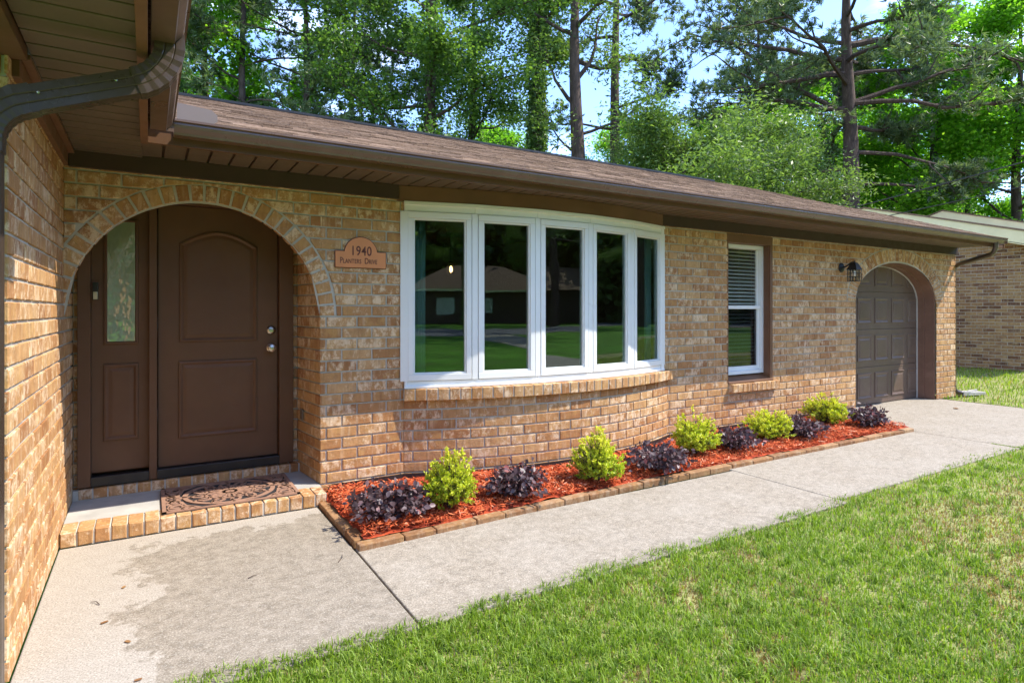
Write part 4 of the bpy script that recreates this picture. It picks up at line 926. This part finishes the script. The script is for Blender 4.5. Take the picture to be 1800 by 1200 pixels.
# ------------------------------------------------------------------ trees
def tr(u, d):   # ground point in the direction of image column u at forward distance d
    a = (u-900)/1058; return (CAMP[0]+(FW[0]+a*RT[0])*d, CAMP[1]+(FW[1]+a*RT[1])*d)
def tree_mesh(seed, H, r0, h0, crown, nb, kind, leaves, lsize, lean=(0, 0), fork=None, up=.5, prof=None, explicit=(), ivy=0, clump=.42, sub=4, bare=.0):
    r = np.random.default_rng(seed); tb = MB(); anch = []
    n = 12; ph = r.uniform(0, 6, 4)
    tp = [np.array([lean[0]*z/H+.10*math.sin(z*.5+ph[0]), lean[1]*z/H+.10*math.sin(z*.45+ph[1]), z]) for z in np.linspace(-.1, H, n)]
    tb.tube(tp, [r0*(1-.85*(i/(n-1))**1.3)+(.12*r0 if i == 0 else 0) for i in range(n)], 12)
    def at(z):
        f = (z+.1)/(H+.1)*(n-1); i = min(int(f), n-2); return tp[i]+(tp[i+1]-tp[i])*(f-i)
    def branch(p, d, ln, rad, depth, tuft=True, droop=0.):
        pts = [p]; d = d/np.linalg.norm(d); m = 6
        for i in range(m):
            d = d+r.normal(0, .13, 3)+np.array([0, 0, (up*.10 if depth == 0 else .05)-droop*.1]); d /= np.linalg.norm(d); pts.append(pts[-1]+d*ln/m)
        tb.tube(pts, [rad*(1-.8*i/m) for i in range(m+1)], 6 if depth == 0 else 4, caps=False)
        if depth == 0:
            for s_ in range(sub):
                f = r.uniform(.3+bare, 1.0); i = min(int(f*m), m-1); q = pts[i]+(pts[i+1]-pts[i])*(f*m-i); dd = d+r.normal(0, .6, 3); branch(q, dd, ln*r.uniform(.25, .5), rad*.4, 1)
        i0 = 3 if depth == 0 else 1
        for i in range(i0, m+1): anch.append((pts[i], d))
    for (z, az, ln, dz, rad) in explicit: branch(at(z), np.array([math.cos(az), math.sin(az), dz]), ln, rad, 0)
    for k in range(nb):
        z = h0+(H*.97-h0)*((k+r.uniform(0, 1))/nb); f = (z-h0)/(H-h0); az = k*2.4+r.uniform(-.5, .5)
        pr = (prof(f) if prof else (math.sin(PI*min(1, .22+f*.78))**.7)); ln = crown*pr*r.uniform(.7, 1.1); br = r0*.30*(1-.6*f)
        branch(at(z), np.array([math.cos(az), math.sin(az), up*r.uniform(.1, .9)]), max(.4, ln), max(.02, br), 0)
    A = np.array([a[0] for a in anch]); Dd = np.array([a[1] for a in anch]); na = len(A); wgt = r.uniform(.1, 1, na)**1.5; wgt /= wgt.sum()
    if kind == 'pine':
        nt_ = leaves//16; i = r.choice(na, nt_, p=wgt); cpt = A[i]+r.normal(0, clump*.6, (nt_, 3))*[1, 1, .55]; dd = unit(Dd[i]*.4+r.normal(0, .6, (nt_, 3))+[0, 0, .25])
        cc = np.repeat(cpt, 16, 0); D2 = unit(np.repeat(dd, 16, 0)+r.normal(0, .55, (nt_*16, 3))); ln = r.uniform(.6, 1.1, nt_*16)*lsize; S_ = unit(np.cross(D2, r.normal(0, 1, (nt_*16, 3)))); w = .045*lsize+.006
        P0 = cc; P3 = cc+D2*ln[:, None]; M = cc+D2*ln[:, None]*.45; V = np.stack([P0, M+S_*w, P3, M-S_*w], 1)
        tonev = np.clip(np.repeat(r.normal(.5, .22, nt_), 16)+r.normal(0, .1, nt_*16), 0, 1)
    else:
        i = r.choice(na, leaves, p=wgt); P = A[i]+r.normal(0, clump, (leaves, 3))*[1, 1, .6]; D2 = unit(r.normal(0, 1, (leaves, 3))*[1, 1, .5]+[0, 0, -.25 if kind == 'droop' else -.1]); Nn = unit(r.normal(0, .55, (leaves, 3))+[0, 0, .8])
        S_ = unit(np.cross(D2, Nn)); L_ = (r.uniform(.6, 1.2, leaves)*lsize)[:, None]; W_ = L_*(.42 if kind != 'droop' else .17)
        V = np.stack([P, P+D2*L_*.5+S_*W_, P+D2*L_, P+D2*L_*.5-S_*W_], 1); cl = r.normal(.5, .2, na)[i]; tonev = np.clip(cl+r.normal(0, .13, leaves), 0, 1)
    if ivy:
        z = r.uniform(0, H*.8, ivy); a = r.uniform(0, 2*PI, ivy); f = (z+.1)/(H+.1)*(n-1); ii = np.minimum(f.astype(int), n-2); T_ = np.array(tp); B = T_[ii]+(T_[ii+1]-T_[ii])*(f-ii)[:, None]; rr = r0*(1-.8*(z/H))+r.uniform(.0, .22, ivy)
        P = B+np.stack([np.cos(a)*rr, np.sin(a)*rr, 0*a], 1); D2 = unit(np.stack([np.cos(a), np.sin(a), -1+0*a], 1)+r.normal(0, .4, (ivy, 3))); S_ = unit(np.cross(D2, r.normal(0, 1, (ivy, 3)))); L_ = np.full((ivy, 1), .13)
        V = np.concatenate([V, np.stack([P, P+D2*L_*.5+S_*L_*.4, P+D2*L_, P+D2*L_*.5-S_*L_*.4], 1)]); tonev = np.concatenate([tonev, r.uniform(.1, .7, ivy)])
    return tb, V, tonev
def tree(name, loc, label, lmat, bark=BARK, rz=0, group=None, **kw):
    tb, V, tn = tree_mesh(**kw); root = empty(name, (loc[0], loc[1], -.03), label, 'tree', group, rz)
    tb.build('trunk', bark, root, smooth=True); npmesh('crown', V, [(0, 1, 2, 3)], lmat, tn, root); return root
def again(src, loc, label, rz, sc=1., group=None):
    c = copy_tree(src); c.location = (loc[0], loc[1], -.03); c.rotation_euler = (0, 0, rz); c.scale = (sc, sc, sc); tag(c, label, 'tree', group); return c
az_l = math.atan2(-RT[1], -RT[0]); az_r = math.atan2(RT[1], RT[0])
G = 'trees behind the house'
tA = tree('pine_tree', tr(534, 21), 'slender dark pine with thin bare trunk behind the left part of the roof', LPINE, group=G, seed=1, H=17, r0=.17, h0=5.5, crown=3.6, nb=26, kind='pine', leaves=52000, lsize=.26, up=.15, clump=.36)
tB = tree('oak_tree', tr(757, 20), 'leafy tree with dark ivy wrapped trunk left of the blue sky gap', LHARD, group=G, seed=2, H=17, r0=.27, h0=4.5, crown=4.0, nb=22, kind='leaf', leaves=48000, lsize=.12, ivy=3500, clump=.36)
tC = tree('ivy_tree', tr(946, 23), 'tall tree with thick ivy covered trunk right of the centre sky gap', LSOFT, group=G, seed=3, H=18, r0=.24, h0=11.2, crown=3.0, nb=14, kind='droop', leaves=26000, lsize=.24, ivy=9000)
tD = tree('bare_limbed_tree', tr(1008, 20), 'forked trunk with bare limbs standing against the blue sky', LSOFT, BARK, group=G, seed=4, H=15, r0=.33, h0=9.5, crown=2.8, nb=9, kind='droop', leaves=7500, lsize=.2, lean=(.3, 0), up=1.2, explicit=[(8.2, az_l-.2, 2.2, 1.1, .08), (9.0, az_r, 2.6, .9, .09), (7.2, az_r, 2.9, .25, .06), (6.6, az_l, 1.6, .4, .05)], bare=.2)
tE = tree('slim_pine_tree', tr(1082, 27), 'slim straight pine trunk just right of the forked bare limbed trunk', LPINE, BARK, group=G, seed=5, H=21, r0=.31, h0=12.5, crown=3.4, nb=14, kind='pine', leaves=34000, lsize=.3, up=.3, explicit=[(9.5, az_l, 3.2, .1, .07), (10.4, az_r, 3.4, .25, .07)], bare=.2)
tF = tree('big_pine_tree', tr(1492, 26), 'large pine with thick reddish trunk and long sweeping limbs at right', LPINE, group=G, seed=6, H=19, r0=.42, h0=9.5, crown=6.8, nb=24, kind='pine', leaves=88000, lsize=.32, up=.05, sub=6, clump=.45,
  explicit=[(9.9, az_l+.1, 5.2, .15, .13), (10.3, az_r, 5.5, .2, .13), (9.3, az_r+.3, 4.5, .1, .11), (12.8, az_r-.1, 8.0, .22, .15), (8.2, az_r-.3, 5.5, -.1, .10), (7.4, az_l-.4, 4.8, .05, .09), (11.6, az_l+.2, 7.0, .1, .14), (12.2, az_l-.3, 7.5, .15, .12), (6.8, az_r+.2, 4.8, -.02, .09)], prof=lambda f: 1.0-.55*f, bare=.12)
tG = tree('maple_tree', tr(1640, 31), 'bright green maple behind the large pine at right', LBRIGHT, group=G, seed=7, H=17, r0=.3, h0=3.5, crown=5.5, nb=28, kind='leaf', leaves=56000, lsize=.19, clump=.42)
tS = tree('willow_oak_tree', tr(1210, 19), 'broad soft grey green tree with fine leaves above the roof right of centre', LSOFT, group=G, seed=8, H=6.8, r0=.16, h0=1.6, crown=4.0, nb=22, kind='droop', leaves=70000, lsize=.15, clump=.36)
again(tG, tr(1700, 38), 'low bright green tree behind the neighbouring gables', .3, .8, G)
again(tG, tr(1265, 34), 'bright green tree showing between the soft green tree and the sky', 2.6, .72, G)
again(tG, tr(1790, 29), 'bright green maple at the right edge of the picture', 1.9, .95, G)
again(tG, tr(1130, 38), 'sunlit light green tree far behind the slim pine', 3.3, .78, G)
again(tG, tr(1400, 37), 'bright green tree behind the left limbs of the large pine', 4.4, .95, G)
again(tG, tr(365, 22), 'bright green tree beside the gutter corner at upper left', 5.2, .80, G)
again(tG, tr(880, 36), 'light green tree low behind the roof ridge near the centre', .7, .72, G)
again(tA, tr(620, 25), 'dark green pine between the slender pine and the ivy wrapped trunk', 2.2, 1.0, G)
again(tB, tr(830, 26), 'leafy tree thinning out into the left side of the sky gap', 4.0, .95, G)
again(tA, tr(430, 20), 'pine spreading over the upper left next to the gutter', 2.8, 1.0, G)
again(tA, tr(1330, 30), 'tall pine fading behind the left limbs of the large pine', 1.1, 1.1, G)
again(tS, tr(1340, 22), 'soft grey green tree above the roof left of the large pine trunk', 2.4, .95, G)
again(tS, tr(1060, 22), 'soft grey green tree low behind the slim pine trunk', 4.1, .78, G)
again(tG, tr(1560, 40), 'bright green tree far behind the trunk of the large pine', 5.5, 1.0, G)
# far woodland mass
def woodland(name, u0, u1, d0, d1, zlo, zhi, N, mat, label, lsize=.34, seed=1, base=None):
    r = np.random.default_rng(seed); nc = 900; uu = r.uniform(u0, u1, nc); dd = r.uniform(d0, d1, nc); cx_, cy_ = np.array([tr(a, b) for a, b in zip(uu, dd)]).T
    top = zhi*(1+.16*np.sin(uu*.013)+.12*np.sin(uu*.041+1)+.10*np.sin(uu*.093)); cz = zlo+(top-zlo)*r.uniform(0, 1, nc)**.8; i = r.integers(0, nc, N)
    P = np.stack([cx_[i], cy_[i], cz[i]], 1)+r.normal(0, .75, (N, 3))*[1, 1, .7]; P[:, 2] = np.maximum(P[:, 2], .1); D2 = unit(r.normal(0, 1, (N, 3))); Nn = unit(r.normal(0, .6, (N, 3))+[0, 0, .7]); S_ = unit(np.cross(D2, Nn)); L_ = (r.uniform(.6, 1.3, N)*lsize)[:, None]
    V = np.stack([P, P+D2*L_*.5+S_*L_*.36, P+D2*L_, P+D2*L_*.5-S_*L_*.36], 1); t_ = np.clip(r.normal(.5, .22, nc)[i]+r.normal(0, .12, N), 0, 1)
    return tag(npmesh(name, V, [(0, 1, 2, 3)], mat, t_), label, 'woodland', kind='stuff')
woodland('woodland', 250, 1900, 42, 56, 0, 10.5, 110000, LHARD, 'distant green woodland behind all the nearer trees', .42)

# ------------------------------------------------------------------ neighbour's house
nb_ = empty('neighbor_house', (17, 4, 0), 'neighbouring brick house with cream gable boards beyond the garage corner', 'house')
RL = lambda y: 2.50+.2886*(min(y, 8.6-y)+.1)
mb = MB(); NW = lambda s, t, n: (17.0-n, s, min(t, RL(s)))
CN = .075; field(mb, .9, 7.8, 50, NW, L=.235, c=CN, j=.011, t0=-.05); mortar(mb, .91, 7.8, 3.72, NW, step=.2)
NS = lambda s, t, n: (s, .9-n, t); field(mb, 17.0, 25, 37, NS, L=.235, c=CN, j=.011, t0=-.05); mortar(mb, 17.009, 27, 2.7, NS, step=1.)
mb.build('wall', [BRN, MORT], nb_, tones=True)
def rake(x0, yr, zr, yl, zl, yb, zb, xend, root, th=.27):
    mb = MB(); mb.prism([(yl, zl-th), (yl, zl), (yr, zr), (yb, zb), (yb, zb-th), (yr, zr-th)], lambda u, v: (x0, u, v), lambda u, v: (x0+.03, u, v)); mb.build('gable_board', CREAM, root)
    mb = MB()
    for (ya, za, yc, zc) in ((yl, zl, yr, zr), (yr, zr, yb, zb)): mb.hexa([(x, y, z+dz) for dz in (.004, .04) for (y, z) in ((ya, za), (yc, zc)) for x in (x0-.03, xend)])
    for q in mb.t: pass
    mb.t = [(R(.5, .9), 0, 0)]*len(mb.t); mb.build('roof', SHING, root, tones=True)
    mb = MB(); mb.prism([(yl, zl-.03), (yr, zr-.03), (yr, zr-.045), (yl, zl-.045)], lambda u, v: (x0+.031, u, v), lambda u, v: (x0+.60, u, v)); mb.prism([(yl+.06, zl-th-.02), (yr, zr-th-.02), (yr, zr-th), (yl+.06, zl-th)], lambda u, v: (x0+.01, u, v), lambda u, v: (x0+.44, u, v)); mb.build('soffit', CREAM, root)
rake(16.55, 4.3, 4.02, -.1, 2.75, 8.7, 2.75, 27, nb_)
fin(nb_)
n2 = empty('shed_roof_house', (24, 5, 0), 'second cream boarded gable roof showing behind the neighbouring house', 'house')
rake(22.9, 5.2, 4.62, 1.2, 3.4, 9.2, 3.4, 30, n2, .24); mb = MB(); mb.box(23.5, 30, 1.6, 8.8, 0, 3.4); mb.prism([(1.6, 3.4), (5.2, 4.4), (8.8, 3.4)], lambda u, v: (23.45, u, v), lambda u, v: (30, u, v)); mb.build('wall', BROWND, n2); fin(n2)
# overhead wires
def wire(a, b, sag, lab, r=.012):
    pts = []
    for k in range(25):
        t = k/24; pts.append((a[0]+(b[0]-a[0])*t, a[1]+(b[1]-a[1])*t, a[2]+(b[2]-a[2])*t-sag*4*t*(1-t)))
    mb = MB(); mb.tube(pts, r, 6); tag(mb.build('overhead_wire', WIRE, None), lab, 'wire', 'overhead wires at right')
wire((14, 6.2, 3.35), (14, -6, 5.0), .15, 'upper overhead wire crossing the trees at right', .013); wire((14, 4.5, 3.2), (14, -6, 4.35), .1, 'lower overhead wire crossing above the neighbouring roof', .010)

# short stray cable end at the top left eave
mb = MB(); mb.tube([(-.12, -1.72, 2.18), (-.07, -1.73, 2.26), (-.02, -1.74, 2.30), (.02, -1.74, 2.31)], .006, 8); tag(mb.build('cable_end', plain('pale_cable', (.35, .33, .2), .7), None, smooth=True), 'short pale twisted cable end poking from the eave at upper left', 'cable')

# ------------------------------------------------------------------ across the street (seen mirrored in the window glass)
fh = empty('street_house', (10, -52, 0), 'low dark brick house across the street, mirrored in the bow window', 'house')
mb = MB(); mb.box(-4, 22, -60, -52, 0, 3.3); mb.build('wall', plain('dark_brick', (.10, .065, .045), .9, .3, 6), fh)
mb = MB(); mb.cur = (.3, .5, 0); mb.hexa([(-5, -61, 3.2), (23, -61, 3.2), (-5, -51, 3.2), (23, -51, 3.2), (-1, -56, 5.9), (19, -56, 5.9), (-1, -55.9, 5.9), (19, -55.9, 5.9)]); mb.build('roof', SHING, fh, tones=True)
for x in (-2, 1, 5, 9, 15):
    mb = MB(); mb.box(x, x+1.6, -52.0, -51.96, 1, 2.5); mb.build('window', BLIND, fh)
mb = MB(); mb.box(-5, 23, -51.02, -50.98, 3.05, 3.25); mb.build('fascia', CREAM, fh); fin(fh)
GS = 'trees across the street'
for i, (x, y, s_, rz_, lab) in enumerate([(-9, -40, 1.0, 0, 'far left'), (1, -46, 1.05, 1, 'left of the street house'), (9, -41, 1.0, 2, 'before the street house'), (19, -45, 1.1, 3, 'right of the street house'), (30, -38, 1.0, 4, 'beyond the driveway end'), (40, -28, 1.0, 5, 'far along the street'), (48, -14, 1.0, .5, 'at the far end of the side lawn'), (5.5, -27, .8, 2.2, 'nearest, on the verge before the street'), (18, -25.5, .85, 3.6, 'on the verge right of the driveway')]):
    again(tB if i % 2 else tF, (x, y), 'tree across the street, '+lab, rz_, s_, GS)
f2 = empty('street_house', (44, -46, 0), 'second dark house farther along the street, mirrored in the bow window', 'house')
mb = MB(); mb.box(32, 54, -52, -43, 0, 3.3); mb.build('wall', BROWND, f2)
mb = MB(); mb.cur = (.3, .5, 0); mb.hexa([(31, -53, 3.2), (55, -53, 3.2), (31, -42, 3.2), (55, -42, 3.2), (34, -48, 5.9), (52, -48, 5.9), (34, -47.9, 5.9), (52, -47.9, 5.9)]); mb.build('roof', SHING, f2, tones=True); fin(f2)
def far_mass(a0, a1, ra, rb, N, seed, lab):
    r_ = np.random.default_rng(seed); nc = 1100; a = np.radians(r_.uniform(a0, a1, nc)); rr = r_.uniform(ra, rb, nc); zc = r_.uniform(0, 14, nc); i = r_.integers(0, nc, N)
    P = np.stack([4+np.cos(a)[i]*rr[i], np.sin(a)[i]*rr[i], zc[i]], 1)+r_.normal(0, 1.1, (N, 3)); P[:, 2] = np.maximum(P[:, 2], .1)
    D2 = unit(r_.normal(0, 1, (N, 3))); S_ = unit(np.cross(D2, r_.normal(0, 1, (N, 3)))); V = np.stack([P, P+D2*.5+S_*.4, P+D2*1.0, P+D2*.5-S_*.4], 1)
    tag(npmesh('woodland', V, [(0, 1, 2, 3)], LHARD, r_.uniform(0, 1, N)), lab, 'woodland', kind='stuff')
far_mass(-125, -62, 64, 74, 60000, 5, 'dark woodland across the street, mirrored in the window glass'); far_mass(-62, -3, 60, 74, 70000, 6, 'dark woodland far to the right beyond the side lawn, mirrored in the window glass')
mbx = empty('mailbox', (8.0, -26, 0), 'white mailbox on a wooden post beside the driveway end', 'mailbox')
mb = MB(); mb.box(7.95, 8.05, -26.05, -25.95, 0, 1.1); mb.build('post', BARK, mbx, bev=.005); mb = MB(); mb.prism([(7.88, 1.1), (8.12, 1.1), (8.12, 1.25), (8.08, 1.33), (8.0, 1.36), (7.92, 1.33), (7.88, 1.25)], lambda u, v: (u, -26.3, v), lambda u, v: (u, -25.7, v)); mb.build('letter_box', WHITE, mbx); fin(mbx)
fin(house)
